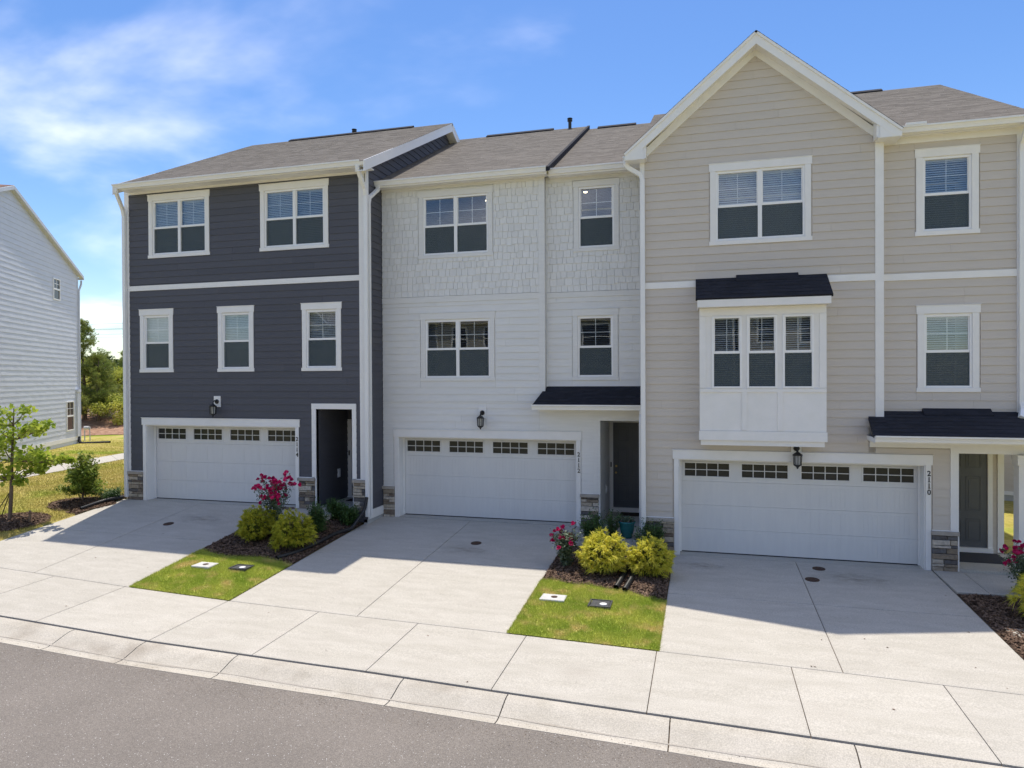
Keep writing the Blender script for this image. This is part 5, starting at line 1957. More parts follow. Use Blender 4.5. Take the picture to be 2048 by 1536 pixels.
# overhead wires
for k, z in enumerate((11.75, 11.05, 10.95, 10.3, 9.9)):
    mb = MB()
    mb.tube([(-190 + i * 22, 60, z + .0012 * ((i - 6) * 6) ** 2 * .2) for i in range(13)], .022, 4)
    nm = ['topmost', 'second from top', 'middle', 'second from bottom', 'lowest'][k]
    tag(obj('overhead_wire', mb, M['wire']), nm + ' of the five thin overhead wires crossing the sky above the pines', 'wire', 'overhead power lines')

# house seen through the right-hand porch
hb = thing('house', (8.5, 9.4, 0), 'beige house glimpsed through the gap in the right-hand porch', 'house')
FQ = Fr((5.0, 10.5, .0), (.9, -.43, 0), (-.43, -.9, 0))
mb = MB()
mb.fbox(FQ, 0, 12, .25, 8.5, -6, -.003)
obj('wall', mb, gs, hb)
siding(hb, FQ, gs, 0, 8, .3, 3.4, (), maxlen=8)
fbox1('base_board', M['trim'], hb, FQ, 0, 12, .18, .30, .0, .03)
fbox1('foundation', M['foundation'], hb, FQ, 0, 12, -.2, .18, -.1, .0)
roof_gen(hb, FQ.p(-.3, 8.5, .4), FQ.p(12.3, 8.5, .4), FQ.p(12.3, 10.2, -3), FQ.p(-.3, 10.2, -3), M['roof'], expo=.4)

# townhouses across the street (seen as reflections in the panes)
FO = lambda y: Fr((0, y, -.4), (-1, 0, 0), (0, 1, 0))
ocol = [mat('olive_siding', (.20, .20, .165), (.23, .23, .19), 2), mat('slate_siding', (.13, .145, .16), (.15, .165, .18), 2), mat('sand_siding', (.36, .33, .27), (.39, .36, .30), 2)]
olab = ['olive-grey townhouse across the street, mirrored in the left window panes', 'slate townhouse across the street, mirrored in the dark house panes', 'sand-coloured townhouse across the street, mirrored in the white house panes',
        'second olive-grey townhouse across the street, opposite the white house', 'slate townhouse across the street behind the camera', 'sand-coloured townhouse across the street, right of the camera']
for k, xx in enumerate((34, 26.4, 18.8, 11.2, 3.6, -4.0)):
    F_ = FO(-33.5 - (k % 2) * .6)
    t = thing('townhouse', (-xx, -33.5, -.4), olab[k], 'townhouse', 'townhouses across the street')
    m = ocol[k % 3]
    mb = MB()
    mb.fbox(F_, xx - 3.7, xx + 3.7, 0, 8.8, -9, 0)
    if k % 2 == 0:
        ftri_box(mb, F_, [(xx - 2.9, 8.8), (xx + 2.2, 8.8), (xx - .35, 11.0)], -4, .0)
    obj('wall', mb, m, t)
    A_ = F_.p(xx + 3.8, 8.8, .4)
    B_ = F_.p(xx - 3.8, 8.8, .4)
    roof_gen(t, A_, B_, F_.p(xx - 3.8, 11.3, -4.5), F_.p(xx + 3.8, 11.3, -4.5), M['roof'], expo=.5)
    roof_gen(t, F_.p(xx - 3.8, 8.8, -9.4), F_.p(xx + 3.8, 8.8, -9.4), F_.p(xx + 3.8, 11.3, -4.5), F_.p(xx - 3.8, 11.3, -4.5), M['roof'], expo=.5)
    if k % 2 == 0:
        for sg in (-1, 1):
            roof_gen(t, F_.p(xx - .35 + sg * 2.8, 8.7, .35), F_.p(xx - .35 + sg * 2.8, 8.7, -3.5), F_.p(xx - .35, 11.1, -4), F_.p(xx - .35, 11.1, .35), M['roof'], expo=.5)
    for (a, b_, p, q) in ((-2.3, -.3, 6.7, 8.4), (1.3, 2.4, 6.7, 8.4), (-2.3, -.3, 3.6, 5.3), (1.3, 2.4, 3.6, 5.3)):
        w_ = MB()
        for bxx in ((a - .12, b_ + .12, p - .1, p), (a - .12, b_ + .12, q, q + .14), (a - .12, a, p, q), (b_, b_ + .12, p, q), (a, b_, (p + q) / 2 - .03, (p + q) / 2 + .03)):
            w_.fbox(F_, xx + bxx[0], xx + bxx[1], bxx[2], bxx[3], .0, .05)
        wo_ = obj('window', w_, M['trim'], t)
        fbox1('pane', M['garage_glass'], wo_, F_, xx + a, xx + b_, p, q, .0, .02)
    fbox1('garage_door', M['door_white'], t, F_, xx - 2.9, xx + 1.9, 0, 2.2, .0, .03)
    fbox1('corner_trim', M['trim'], t, F_, xx - 3.7, xx - 3.55, 0, 8.8, .0, .03)

# =================================================================== planting in front
def Hs(x, y): return H(x, y)

def sheet(name, poly_fn, x0, x1, m, kind, lift, n=24, nyy=20):
    """poly_fn(x)->(ylow,yhigh)"""
    v = []
    xs_ = np.linspace(x0, x1, n)
    for x in xs_:
        a, b_ = poly_fn(float(x))
        for k in range(nyy):
            y = a + (b_ - a) * k / (nyy - 1)
            v.append((x, y, H(float(x), y) + lift))
    i = (np.arange(n - 1)[:, None] * nyy + np.arange(nyy - 1)[None, :]).ravel()
    return npobj(name, np.array(v), np.stack([i, i + nyy, i + nyy + 1, i + 1], -1), m, kind=kind, smooth=True)

e1 = lambda x: -2.90 - .08 * math.sin(x * 3.0) - .10 * math.cos((x + 11.5) * 1.3)
e2 = lambda x: float(np.interp(x, [-4.97, -4.1, -3.3, -2.55], [-2.62, -2.70, -2.74, -3.12])) + .04 * math.sin(x * 9)
sheet('planting_bed', lambda x: (e1(x) - .05, .22), -12.715, -10.38, M['soil'], 'structure', .0)
sheet('planting_bed', lambda x: (e2(x) - .05, float(np.interp(x, [-4.97, -3.3, -2.56], [1.1, 1.1, .0]))), -4.965, -2.565, M['soil'], 'structure', .0)
sheet('planting_bed', lambda x: (Yb(x) + .35, -1.42 if x < 4.65 else -.1), 2.565, 5.8, M['soil'], 'structure', -.005)
sheet('lot_lawn', lambda x: (Yb(x) + .01, e1(x)), -12.71, -10.385, M['turf'], 'structure', .005)
sheet('lot_lawn', lambda x: (Yb(x) + .01, e2(x)), -4.96, -2.57, M['turf'], 'structure', .005)

def blades(name, xs_, ys_, zf, hgt, wid, m, seed):
    rs = np.random.RandomState(seed)
    N = len(xs_)
    z = np.array([zf(float(a), float(b_)) for a, b_ in zip(xs_, ys_)])
    P = np.stack([xs_, ys_, z], 1)
    an = rs.uniform(0, 2 * math.pi, N)
    s = np.stack([np.cos(an), np.sin(an), np.zeros(N)], 1) * wid
    h = hgt * rs.uniform(.5, 1.3, (N, 1))
    lean = rs.normal(size=(N, 3)) * .45
    lean[:, 2] = 1
    V = np.stack([P - s, P + s, P + lean * h], 1).reshape(-1, 3)
    F_ = np.arange(3 * N).reshape(-1, 3)
    return npobj(name, V, F_, m, kind='stuff')

rs = np.random.RandomState(21)
def lot_points(n, x0, x1, e, holes):
    x = rs.uniform(x0 - .025, x1 + .025, n * 2)
    y = rs.uniform(-5.3, -2.5, n * 2)
    ok = np.array([(Yb(a) - .012 < b_ < e(a) + rs.normal() * .05) and not any(abs(a - c[0]) < c[2] and abs(b_ - c[1]) < c[3] for c in holes) for a, b_ in zip(x, y)])
    return x[ok], y[ok]
LIDS1 = [(-11.99, -3.63, .215, .165), (-11.17, -3.53, .19, .14)]
LIDS2 = [(-4.55, -3.51, .22, .165), (-3.68, -3.57, .19, .18)]
x_, y_ = lot_points(38000, -12.70, -10.39, e1, LIDS1)
blades('grass', x_, y_, H, .045, .0035, M['grass'], 1)
x_, y_ = lot_points(42000, -4.955, -2.575, e2, LIDS2)
blades('grass', x_, y_, H, .045, .0035, M['grass'], 2)
# side lawn blades (denser near the camera)
n = 230000
x_ = -17.96 - rs.exponential(7, n)
y_ = rs.uniform(-4.9, 16, n)
ok = (x_ > -36) & (y_ > np.array([Yb(a) for a in x_]) + .01)
x_, y_ = x_[ok], y_[ok]
# keep the path, the tree ring and the shrub bed clear
px_ = (x_ - PA.x) * dA.y - (y_ - PA.y) * dA.x
pt = (y_ - PA.y) / dA.y
lxa = PA.x + dA.x * pt
lxc = PC.x + dC.x * (y_ - PC.y) / dC.y
onpath = (x_ < lxa + .02) & (x_ > lxc - .02)
TREE = (-19.13, -2.23)
ring = ((x_ - TREE[0]) / .95) ** 2 + ((y_ - TREE[1]) / .80) ** 2 < 1
SB = (-18.75, -.45)
ring2 = ((x_ - SB[0]) / .95) ** 2 + ((y_ - SB[1]) / .62) ** 2 < 1
ring3 = (x_ > -18.4) & (y_ > -1.3)
ok = ~(onpath | ring | ring2 | ring3)
blades('grass', x_[ok], y_[ok], lambda a, b_: ghf(a, b_), .055, .006, M['lawn'], 3)

def chips(name, fn, n, seed, zf=H, lift=.006, sz=(.035, .009)):
    rs = np.random.RandomState(seed)
    x, y = fn(rs, n)
    z = np.array([zf(float(a), float(b_)) for a, b_ in zip(x, y)]) + lift + rs.uniform(0, .018, len(x))
    N = len(x)
    P = np.stack([x, y, z], 1)
    a = rs.normal(size=(N, 3)) * np.array([1, 1, .30])
    a /= np.linalg.norm(a, axis=1)[:, None]
    b_ = np.cross(a, rs.normal(size=(N, 3)) * .45 + np.array([0, 0, 1.]))
    b_ /= np.linalg.norm(b_, axis=1)[:, None]
    l = sz[0] * rs.uniform(.4, 1.5, (N, 1))
    w = sz[1] * rs.uniform(.6, 1.6, (N, 1))
    V = np.stack([P - a * l - b_ * w, P + a * l - b_ * w, P + a * l + b_ * w, P - a * l + b_ * w], 1).reshape(-1, 3)
    return npobj(name, V, np.arange(4 * N).reshape(-1, 4), M['mulch'], kind='stuff')
def bedfn(x0, x1, lo, hi):
    def f(rs, n):
        x = rs.uniform(x0, x1, n)
        y = np.array([rs.uniform(lo(a), hi(a)) for a in x])
        return x, y
    return f
def ellfn(c, rx, ry):
    def f(rs, n):
        a = rs.uniform(0, 2 * math.pi, n)
        r = np.sqrt(rs.uniform(0, 1, n))
        return c[0] + rx * r * np.cos(a), c[1] + ry * r * np.sin(a)
    return f
chips('mulch', bedfn(-12.70, -10.40, lambda x: e1(x), lambda x: .2), 9000, 1)
chips('mulch', bedfn(-4.95, -2.58, lambda x: e2(x) - .02, lambda x: .4), 10000, 2)
chips('mulch', bedfn(2.58, 5.2, lambda x: Yb(x) + .4, lambda x: -1.44), 8000, 3)
def soil_disc(c, rx, ry, name='planting_bed'):
    v = [(c[0], c[1], ghf(c[0], c[1]) + .09)]
    n = 40
    for k in range(n):
        a = 2 * math.pi * k / n
        w = 1 + .06 * math.sin(3 * a) + .04 * math.sin(7 * a)
        x, y = c[0] + rx * w * math.cos(a), c[1] + ry * w * math.sin(a)
        v.append((x, y, ghf(min(x, -17.97), y) + .012))
    f_ = [(0, 1 + k, 1 + (k + 1) % n) for k in range(n)]
    npobj(name, np.array(v), np.array(f_), M['soil'], kind='structure')
soil_disc(TREE, .98, .82)
soil_disc(SB, .98, .64)
hm = lambda c, rx, ry: (lambda a, b_: ghf(min(a, -17.97), b_) + .012 + .078 * max(0, 1 - math.hypot((a - c[0]) / rx, (b_ - c[1]) / ry)))
chips('mulch', ellfn(TREE, .98, .82), 3200, 4, hm(TREE, .98, .82))
chips('mulch', ellfn(SB, .98, .64), 2600, 5, hm(SB, .98, .64))
mb = MB()
mb.face([(-18.42, -1.2, ghf(-18.42, -1.2) + .015), (-17.95, -1.35, ghf(-17.97, -1.35) + .015), (-17.95, .3, .565), (-18.42, .3, .565)])
mb.face([(-18.42, .3, .565), (-17.95, .3, .565), (-17.95, 3, .565), (-18.42, 3, .565)])
obj('planting_bed', mb, M['soil'], kind='structure')
chips('mulch', bedfn(-18.42, -17.97, lambda x: -1.25, lambda x: 1.5), 1800, 6, lambda a, b_: ghf(a, b_) + .012)

# golden thread cypresses
def cypress(x, y, r, h, label, seed, m):
    z = H(x, y)
    t = thing('golden_cypress', (x, y, z), label, 'shrub', 'golden thread cypresses by the driveways')
    rs = np.random.RandomState(seed)
    st = MB()
    for k in range(9):
        a = rs.uniform(0, 6.28)
        q = r * .55
        st.tube([(x, y, z - .02), (x + q * .4 * math.cos(a), y + q * .4 * math.sin(a), z + h * .4), (x + q * math.cos(a), y + q * math.sin(a), z + h * .75)], [.018, .012, .005], 5)
    obj('stems', st, M['bark'], t)
    P0, D, L = [], [], []
    ntuft = 420
    for k in range(ntuft):
        u = rs.uniform(-.28, 1)
        a = rs.uniform(0, 2 * math.pi)
        cz = u
        cr_ = math.sqrt(max(0, 1 - max(u, 0) ** 2)) * (1.0 if u > 0 else 1 - .25 * (-u / .28))
        rr = rs.uniform(.66, 1.0) * (1 + .13 * math.sin(a * 3 + seed) + .08 * math.sin(a * 5 + u * 6))
        c = np.array([x + r * cr_ * rr * math.cos(a), y + r * cr_ * rr * math.sin(a), z + h * (.30 + .62 * cz * rr)])
        outd = np.array([math.cos(a) * cr_, math.sin(a) * cr_, .25 + .75 * max(cz, 0)])
        n_ = 17
        md = outd + rs.normal(size=3) * .35 + np.array([0, 0, .15])
        P0.append(c + rs.normal(size=(n_, 3)) * .016)
        D.append(md + rs.normal(size=(n_, 3)) * .45)
        L.append(rs.uniform(.05, .115, n_) * (r / .45))
    P0, D, L = np.concatenate(P0), np.concatenate(D), np.concatenate(L)
    ok = P0[:, 2] > z + .03
    ribbons('foliage', P0[ok], D[ok], L[ok], .0085, m, t, droop=.45, seg=3, seed=seed)
    # inner mass so that the shrub is not hollow
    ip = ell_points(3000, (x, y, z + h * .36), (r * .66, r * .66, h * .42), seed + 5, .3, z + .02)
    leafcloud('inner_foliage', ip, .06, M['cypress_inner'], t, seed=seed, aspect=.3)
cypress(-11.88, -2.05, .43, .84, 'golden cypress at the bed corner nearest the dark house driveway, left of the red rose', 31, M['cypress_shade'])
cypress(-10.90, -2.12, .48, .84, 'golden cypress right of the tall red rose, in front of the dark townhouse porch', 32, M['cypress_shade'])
cypress(-3.85, -1.85, .53, .90, 'bright golden cypress left of the black drain pipes', 33, M['cypress'])
cypress(-2.93, -1.70, .44, .84, 'bright golden cypress right of the drain pipes, against the right-hand driveway', 34, M['cypress'])
cypress(3.72, -2.55, .62, .98, 'golden cypress cut by the right edge of the photo', 35, M['cypress'])

def bush(x, y, r, h, label, seed, m, n=2600, ls=.052, group='small dark green shrubs'):
    z = H(x, y)
    t = thing('green_shrub', (x, y, z), label, 'shrub', group)
    rs = np.random.RandomState(seed)
    st = MB()
    pts = []
    for k in range(14):
        a = rs.uniform(0, 6.28)
        q = r * rs.uniform(.3, .95)
        tip = np.array([x + q * math.cos(a), y + q * math.sin(a), z + h * rs.uniform(.6, 1.0)])
        st.tube([(x, y, z), tuple((np.array([x, y, z]) + tip) / 2 + np.array([0, 0, .05])), tuple(tip)], [.010, .007, .003], 4)
        for j in range(n // 14):
            s = rs.uniform(.25, 1.05)
            p = np.array([x, y, z]) * (1 - s) + tip * s + rs.normal(size=3) * np.array([r, r, h]) * .16
            pts.append(p)
    pts = np.array(pts)
    pts = pts[pts[:, 2] > z + .01]
    obj('stems', st, M['bark'], t)
    leafcloud('foliage', pts, ls, m, t, seed=seed, aspect=.45)
    return t
bush(-10.93, -1.0, .36, .62, 'small dark shrub right behind the second golden cypress', 41, M['leaf_dark'], 4600)
bush(-11.0, -.05, .25, .42, 'dark shrub in front of the left stone pier of the dark porch side', 42, M['leaf_dark'], 4600)
bush(-10.58, -.08, .29, .50, 'dark green shrub beside the downspout between dark and white townhouses', 43, M['leaf_dark'], 5200)
bush(-4.30, -.30, .34, .66, 'dark shrub beside the white townhouse walkway, behind the rose', 44, M['leaf_dark'], 4600)
bush(-3.93, .15, .22, .60, 'slender dark shrub in front of the white porch corner', 47, M['leaf_dark'], 1500)
bush(-3.05, -.35, .34, .62, 'dark shrub against the stone base left of the right-hand garage', 45, M['leaf_dark'], 4600)
bush(-18.2, .0, .36, .30, 'low dark ground shrub at the left corner of the dark townhouse', 46, M['leaf_dark'], 2400, group='small dark green shrubs')

# roses
pet = MB()
for ring_, (rr, zz, tilt) in enumerate(((.020, .0, .9), (.016, .006, .55), (.010, .012, .25))):
    for k in range(5):
        a = 2 * math.pi * k / 5 + ring_ * .6
        ca, sa = math.cos(a), math.sin(a)
        u = Vector((ca, sa, 0))
        v_ = Vector((-sa, ca, 0))
        b0 = u * .003 + Vector((0, 0, zz - .004))
        tip = u * rr * 1.35 * tilt + Vector((0, 0, zz + .022 * (1 - tilt * .6)))
        mid = (b0 + tip) / 2
        pet.face([b0, mid + v_ * .015, tip + v_ * .006, tip - v_ * .006, mid - v_ * .015])
def flower_mesh(nm, m):
    me = bpy.data.meshes.new(nm)
    me.from_pydata([tuple(Vector(q) * 1.35) for q in pet.v], [], pet.f)
    me.materials.append(m)
    return me
FM = flower_mesh('rose_bloom', M['petal'])
FMP = flower_mesh('pink_bloom', M['petal_pink'])
def rose(x, y, r, h, nflow, label, seed, topspread=1.0, leafn=1500, fs=1.5):
    z = H(x, y)
    t = thing('rose_bush', (x, y, z), label, 'rose bush', 'red roses in the front beds')
    rs = np.random.RandomState(seed)
    st = MB()
    pts, tips = [], []
    for k in range(22):
        a = rs.uniform(0, 6.28)
        q = r * rs.uniform(.15, 1.0)
        top = h * rs.uniform(.62, 1.0)
        tip = np.array([x + q * math.cos(a), y + q * math.sin(a), z + top])
        mid = np.array([x + q * .45 * math.cos(a), y + q * .45 * math.sin(a), z + top * .55])
        st.tube([(x, y, z), tuple(mid), tuple(tip)], [.009, .006, .003], 4)
        tips.append(tip)
        for j in range(leafn // 22):
            s = rs.uniform(.12, .98)
            p = (np.array([x, y, z]) * (1 - s) + mid * s) if rs.rand() < .35 else (mid * (1 - s) + tip * s)
            pts.append(p + rs.normal(size=3) * .055)
    obj('stems', st, M['leaf_dark'], t)
    leafcloud('foliage', np.array(pts), .052, M['leaf_rose'], t, seed=seed, aspect=.6)
    for k in range(nflow):
        tp = tips[k % len(tips)] + rs.normal(size=3) * np.array([.07, .07, .05])
        o = bpy.data.objects.new('flower', FM)
        COL.objects.link(o)
        o.parent = t
        o.location = Vector(tp) - t.location
        o.scale = (fs * rs.uniform(.8, 1.25),) * 3
        o.rotation_euler = (rs.normal() * .5 + .35, rs.normal() * .5, rs.uniform(0, 6))
rose(-11.66, -1.62, .44, 1.40, 95, 'tall rose bush covered in crimson blooms in front of the dark house garage', 51, leafn=2600, fs=1.55)
rose(-4.66, -1.72, .30, .80, 17, 'small rose bush with bright red blooms at the right edge of the middle driveway', 52, leafn=2400, fs=1.6)
rose(3.68, -1.25, .46, .95, 34, 'red rose bush at the right edge of the photo beside the walkway', 53, leafn=1500, fs=1.5)

# broad-leaved shrub and sapling on the side lawn
def bigshrub():
    x, y = -18.80, -.35
    z = ghf(x, y) + .06
    t = thing('leafy_shrub', (x, y, z), 'glossy upright shrub in a mulch bed on the lawn beside the dark townhouse', 'shrub')
    rs = np.random.RandomState(61)
    st = MB()
    pts = []
    for k in range(46):
        f = rs.uniform(.05, 1)
        a = rs.uniform(0, 6.28)
        rr = (.60 * (1 - f) ** .7 + .10) * rs.uniform(.5, 1.05)
        tip = np.array([x + rr * math.cos(a), y + rr * math.sin(a), z + .10 + 1.30 * f])
        base = np.array([x, y, z + .1 + .9 * f * .6])
        st.tube([tuple(base), tuple((base + tip) / 2 + np.array([0, 0, -.03])), tuple(tip)], [.012, .008, .004], 4)
        for j in range(130):
            s = rs.uniform(.3, 1.08)
            pts.append(base * (1 - s) + tip * s + rs.normal(size=3) * .055)
    st.tube([(x, y, z - .05), (x, y, z + .8), (x + .03, y, z + 1.35)], [.03, .02, .008], 6)
    obj('stems', st, M['bark'], t)
    leafcloud('foliage', np.array(pts), .085, M['leaf_shrub'], t, seed=61, aspect=.5)
bigshrub()

def sapling():
    x, y = TREE
    z = ghf(x, y) + .08
    t = thing('sapling_tree', (x, y, z), 'young staked shade tree with bright green leaves at the left edge of the photo', 'tree')
    rs = np.random.RandomState(71)
    rgt = np.array([.963, .269, 0])
    fwd = np.array([-.269, .963, 0])
    ppm = 1375 / 21.3
    base = np.array([x, y, z])
    def at(px, py, dep=0):
        return np.array([x, y, 0]) + rgt * ((px - 18) / ppm) + fwd * dep + np.array([0, 0, 3.93 - (py - 763) / ppm])
    tr = MB()
    tr.tube([base - np.array([0, 0, .1]), at(19, 1000), at(22, 950), at(23, 915), at(25, 870), at(27, 830), at(28, 805)], [.055, .048, .043, .038, .028, .018, .008], 8)
    cl = [(30, 812, 15), (14, 835, 20), (44, 848, 15), (77, 835, 11), (60, 842, 9), (18, 868, 20), (-10, 860, 22), (58, 884, 17), (88, 884, 13), (112, 891, 9), (128, 893, 5), (40, 903, 19), (8, 918, 17),
          (-22, 905, 22), (-44, 880, 22), (82, 908, 8), (66, 905, 13), (-48, 930, 12), (48, 925, 10), (10, 893, 15), (-5, 830, 10), (90, 896, 9)]
    pts = []
    tk = [at(22, 925), at(24, 895), at(26, 860), at(27, 835)]
    for (cx, cy, rr) in cl:
        for rep in range(2):
            c = at(cx, cy, rs.uniform(-.55, .55) * min(1, rr / 14))
            R_ = rr / ppm
            a0 = min(tk, key=lambda q: abs(q[2] + .25 - c[2]))
            tr.tube([tuple(a0), tuple((a0 + c) / 2 + np.array([0, 0, -.05])), tuple(c)], [.018, .011, .005], 5)
            pts.append(ell_points(int(22 + 125 * R_), c, (R_ * 1.15, R_ * 1.15, R_ * 1.0), rs.randint(9999), .05))
    obj('trunk', tr, M['bark'], t)
    leafcloud('crown', np.concatenate(pts), .125, M['leaf_sapling'], t, seed=71, aspect=.75, flat=.9)
    for k, (px, py, dx) in enumerate(((8, 1038, -.4), (-16, 1010, 0))):
        mb = MB()
        e = np.array([*[TREE[0] - .45 - k * .25, TREE[1] - .15 + .5 * k], 0])
        e[2] = ghf(e[0], e[1]) + .03
        mb.tube([tuple(at(21, 945)), tuple(e)], .012, 5)
        tag(obj('tree_strap', mb, M['strap']), ['dark guy strap from the sapling trunk to the left, nearest the trunk', 'dark guy strap from the sapling trunk to the far left'][k], 'strap', 'straps staking the sapling')
    mb = MB()
    e = np.array([TREE[0] + .55, TREE[1] + .15, 0]); e[2] = ghf(e[0], e[1]) + .1
    mb.tube([tuple(at(24, 985)), tuple(e)], .010, 5)
    tag(obj('tree_strap', mb, M['strap']), 'short dark guy strap running right from the sapling trunk to the mulch', 'strap', 'straps staking the sapling')
    mb = MB()
    q = (-18.5, -2.2)
    zz = ghf(q[0], q[1])
    mb.tube([(q[0], q[1], zz - .05), (q[0] + .04, q[1], zz + .34)], .028, 6)
    tag(obj('wooden_stake', mb, M['stake']), 'short weathered stake in the mulch right of the sapling', 'stake')
sapling()

# small things in beds, lawns and drives
def cover(x, y, r, label):
    mb = MB()
    dzx = (H(x + .1, y) - H(x - .1, y)) / .2
    dzy = (H(x, y + .1) - H(x, y - .1)) / .2
    n = 28
    ring_ = [(x + r * math.cos(2 * math.pi * k / n), y + r * math.sin(2 * math.pi * k / n)) for k in range(n)]
    mb.prism([(a, b_, H(x, y) + (a - x) * dzx + (b_ - y) * dzy - .004) for a, b_ in ring_], (0, 0, .012))
    o = obj('cleanout_cover', mb, M['cover_rust'])
    o2 = MB()
    for q in (-1, 1):
        o2.box(x + q * r * .5 - .012, x + q * r * .5 + .012, y - .012, y + .012, H(x, y) + .006, H(x, y) + .012)
    obj('bolt', o2, M['black_metal'], o)
    tag(o, label, 'cover', 'round cleanout covers set in the driveways')
cover(-14.83, -1.51, .125, 'round brown cover in the dark townhouse driveway')
cover(-6.98, -.69, .125, 'round brown cover in the middle driveway')
cover(.38, -.44, .125, 'upper of two round brown covers in the right-hand driveway, nearer the garage')
cover(.15, -1.19, .135, 'lower of two round brown covers in the right-hand driveway, on the centre joint')

def lid(x, y, w, d, dark, label):
    z = H(x, y) + .035
    mb = MB()
    mb.box(x - w / 2, x + w / 2, y - d / 2, y + d / 2, z - .12, z)
    o = obj('utility_box', mb, M['lid_dark'] if dark else M['lid_white'], bevel=.02)
    c = MB()
    if dark:
        c.lathe((x + .06, y - .05, z - .005), [(.065, 0), (.065, .014), (.05, .018)], 18)
        obj('meter_cap', c, M['white_plastic'], o)
        rm = MB()
        for bxx in ((x - w / 2 - .03, x + w / 2 + .03, y - d / 2 - .03, y - d / 2 - .005), (x - w / 2 - .03, x + w / 2 + .03, y + d / 2 + .005, y + d / 2 + .03),
                    (x - w / 2 - .03, x - w / 2 - .005, y - d / 2, y + d / 2), (x + w / 2 + .005, x + w / 2 + .03, y - d / 2, y + d / 2)):
            rm.box(*bxx, z - .12, z + .004)
        obj('rim', rm, M['lid_dark'], o)
    else:
        c.lathe((x + .02, y - .0, z - .005), [(.06, 0), (.06, .010), (.045, .012)], 18)
        obj('access_cap', c, M['cover_rust'], o)
    tag(o, label, 'utility box', 'utility boxes in the small lawns')
lid(-11.99, -3.63, .44, .34, False, 'pale concrete cleanout box in the lawn left of the middle driveway')
lid(-11.17, -3.53, .34, .26, True, 'black meter box with a white cap in the lawn left of the middle driveway')
lid(-4.55, -3.51, .46, .34, False, 'pale concrete cleanout box in the lawn right of the middle driveway')
lid(-3.68, -3.57, .34, .33, True, 'black meter box with a white cap in the lawn right of the middle driveway')

def corrugated(path, r, label, seg=.022):
    P_ = [Vector(p) for p in path]
    out = []
    for a, b_ in zip(P_[:-1], P_[1:]):
        n = max(2, int((b_ - a).length / seg))
        for k in range(n):
            out.append(a.lerp(b_, k / n))
    out.append(P_[-1])
    # smooth corners
    for _ in range(14):
        out = [out[0]] + [(out[i - 1] + out[i] * 2 + out[i + 1]) / 4 for i in range(1, len(out) - 1)] + [out[-1]]
    mb = MB()
    mb.tube(out, [r if i % 2 else r * .88 for i in range(len(out))], 12, caps=False)
    mb.tube(out[::-1], r * .80, 12, caps=False)
    tag(obj('drain_pipe', mb, M['black_plastic'], smooth=False), label, 'drain pipe', 'black corrugated drain pipes')
def hp(x, y, d=.05): return (x, y, H(x, y) + d)
corrugated([hp(-3.42, -1.6, .06), hp(-3.45, -2.2, .055), hp(-3.50, -2.78, .055)], .052, 'left one of the pair of black drain pipe mouths beside the golden cypress')
corrugated([hp(-3.30, -1.5, .06), hp(-3.27, -2.2, .055), hp(-3.33, -2.84, .055)], .052, 'right one of the pair of black drain pipe mouths beside the golden cypress')
corrugated([(-10.19, .12, .93), (-10.20, .02, .62), hp(-10.36, -.35, .06), hp(-10.50, -.9, .055), hp(-10.52, -1.6, .05), hp(-10.62, -2.3, .04), hp(-10.80, -2.85, .04)], .045, 'long black drain pipe curving from the downspout along the bed edge')
corrugated([(-17.86, .12, .62), (-18.03, -.25, .60), (-18.08, -.55, .56), (-18.16, -1.0, .48)], .05, 'short black drain pipe lying beside the leafy shrub')
corrugated([(C0.x + .1, C0.y - .1, .9), (C0.x + .2, C0.y - .15, .55), (C0.x + 1.6, C0.y + .5, .58)], .08, 'black drain pipe at the foot of the white house corner', seg=.05)

pot = thing('flower_pot', (-3.62, .28, H(-3.62, .28) + .02), 'teal glazed pot with small pink flowers on the white townhouse walkway', 'flower pot')
mb = MB()
pz = .262
mb.lathe((-3.62, .28, pz), [(.10, -.03), (.125, .02), (.165, .18), (.178, .30), (.195, .33), (.195, .36), (.175, .36), (.165, .30)], 24)
obj('pot', mb, M['teal'], pot, smooth=True)
mb = MB()
mb.lathe((-3.62, .28, pz + .30), [(.165, 0), (.10, .02), (.01, .03)], 18)
obj('soil', mb, M['soil'], pot)
leafcloud('foliage', ell_points(420, (-3.62, .28, pz + .38), (.19, .19, .09), 77, .2), .045, M['leaf_rose'], pot, seed=7)
rs = np.random.RandomState(78)
for k in range(34):
    a = rs.uniform(0, 6.28)
    q = .18 * math.sqrt(rs.rand())
    o = bpy.data.objects.new('flower', FMP)
    COL.objects.link(o)
    o.parent = pot
    o.location = Vector((q * math.cos(a), q * math.sin(a), .40 + rs.uniform(0, .08)))
    o.scale = (.85,) * 3
    o.rotation_euler = (rs.normal() * .4, rs.normal() * .4, rs.uniform(0, 6))
mb = MB()
mb.box(-4.05, -3.35, 2.45, 2.88, b2 + .035, b2 + .052)
tag(obj('doormat', mb, M['mat_dark'], bevel=.004), 'dark brown doormat at the white townhouse door', 'doormat')
mb = MB()
mb.box(3.10, 4.25, .62, 1.50, .045, .06)
tag(obj('doormat', mb, M['mat_grey'], bevel=.004), 'large dark grey mat at the greige townhouse door', 'doormat')
mb = MB()
mb.box(-11.45, -10.80, 1.30, 1.70, b1 + .02, b1 + .036)
tag(obj('doormat', mb, M['mat_dark'], bevel=.004), 'dark doormat inside the dark townhouse porch', 'doormat')

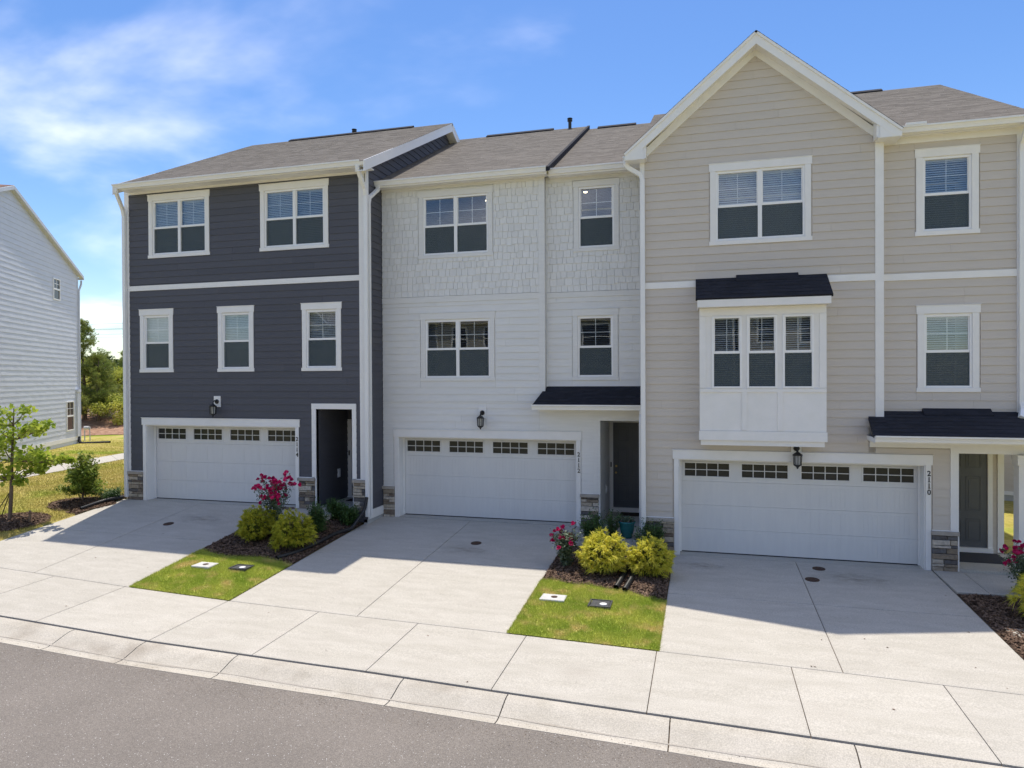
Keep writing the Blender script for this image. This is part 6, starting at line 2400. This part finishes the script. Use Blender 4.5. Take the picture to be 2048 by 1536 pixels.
# road grit swept along the gutter
rs = np.random.RandomState(91)
ng = 5200
gx_ = rs.uniform(-17, 5, ng)
gy_ = np.array([Yc(a) for a in gx_]) + rs.normal(size=ng) * .07 - np.abs(rs.normal(size=ng)) * .30
gz_ = np.array([zs(a) - .155 + .018 * max(0, Yc(a) - b_) for a, b_ in zip(gx_, gy_)]) + .003
P_ = np.stack([gx_, gy_, gz_], 1)
an_ = rs.uniform(0, 6.28, ng)
sz_ = rs.uniform(.003, .009, (ng, 1))
A1 = np.stack([np.cos(an_), np.sin(an_), np.full(ng, .3)], 1) * sz_
A2 = np.stack([-np.sin(an_), np.cos(an_), np.full(ng, .2)], 1) * sz_
V_ = np.stack([P_ - A1, P_ - A2, P_ + A1, P_ + A2], 1).reshape(-1, 3)
npobj('road_grit', V_, np.arange(4 * ng).reshape(-1, 4), M['grit'], kind='stuff')

# faint oil and damp stains on the drives
def stain_mat(col, k):
    m, n, l, b = newmat('stain_' + k)
    n.remove(b)
    tcn = n.new('ShaderNodeTexCoord')
    vm = n.new('ShaderNodeVectorMath'); vm.operation = 'LENGTH'
    l.new(tcn.outputs['Object'], vm.inputs[0])
    mr = n.new('ShaderNodeMapRange')
    mr.inputs[1].default_value = 0.0; mr.inputs[2].default_value = 1.0
    mr.inputs[3].default_value = 1.0; mr.inputs[4].default_value = 0.0
    l.new(vm.outputs['Value'], mr.inputs[0])
    t = n.new('ShaderNodeTexNoise'); t.inputs['Scale'].default_value = 3.2; t.inputs['Detail'].default_value = 6
    l.new(tcn.outputs['Object'], t.inputs['Vector'])
    m1 = n.new('ShaderNodeMapRange'); m1.inputs[1].default_value = .35; m1.inputs[2].default_value = .75
    l.new(t.outputs['Fac'], m1.inputs[0])
    mu = n.new('ShaderNodeMath'); mu.operation = 'MULTIPLY'
    l.new(mr.outputs[0], mu.inputs[0]); l.new(m1.outputs[0], mu.inputs[1])
    m2 = n.new('ShaderNodeMath'); m2.operation = 'MULTIPLY'; m2.inputs[1].default_value = .42
    l.new(mu.outputs[0], m2.inputs[0])
    tr = n.new('ShaderNodeBsdfTransparent'); d = n.new('ShaderNodeBsdfDiffuse'); d.inputs[0].default_value = (*col, 1)
    ms = n.new('ShaderNodeMixShader')
    l.new(m2.outputs[0], ms.inputs[0]); l.new(tr.outputs[0], ms.inputs[1]); l.new(d.outputs[0], ms.inputs[2])
    l.new(ms.outputs[0], n.get('Material Output').inputs['Surface'])
    return m
SM1, SM2 = stain_mat((.16, .13, .09), 'oil'), stain_mat((.10, .09, .075), 'dark')
for (x, y, rx, ry, m) in ((.95, -.95, 1.0, .55, SM1), (-1.9, -.75, .75, .35, SM2), (-7.0, -1.2, .8, .4, SM1), (-14.2, -1.0, .9, .45, SM1)):
    me = bpy.data.meshes.new('stain')
    n_ = 10
    vs, fs = [], []
    for i_ in range(n_ + 1):
        for j_ in range(n_ + 1):
            u, v_ = -1 + 2 * i_ / n_, -1 + 2 * j_ / n_
            vs.append((u, v_, H(x + u * rx, y + v_ * ry) + .004 - H(x, y)))
    for i_ in range(n_):
        for j_ in range(n_):
            a_ = i_ * (n_ + 1) + j_
            fs.append((a_, a_ + n_ + 1, a_ + n_ + 2, a_ + 1))
    me.from_pydata(vs, [], fs)
    me.materials.append(m)
    o = bpy.data.objects.new('surface_stain', me)
    COL.objects.link(o)
    o.location = (x, y, H(x, y))
    o.scale = (rx, ry, 1)
    o['kind'] = 'structure'

# stray leaves and litter on the pavement
rs = np.random.RandomState(90)
lit = MB()
for k in range(46):
    x = rs.uniform(-16, 4)
    y = rs.uniform(-7, -1)
    if not (-17.9 < x < -12.8 or -10.3 < x < -5 or -2.5 < x < 2.5) and y > Yb(x):
        continue
    s = rs.uniform(.012, .03)
    a = rs.uniform(0, 6.28)
    c = Vector((x, y, H(x, y) + .008))
    u = Vector((math.cos(a), math.sin(a), .1)) * s
    v_ = Vector((-math.sin(a), math.cos(a), .2)) * s * .5
    lit.face([c - u, c + v_, c + u, c - v_])
obj('leaf_litter', lit, M['mulch'], kind='stuff')
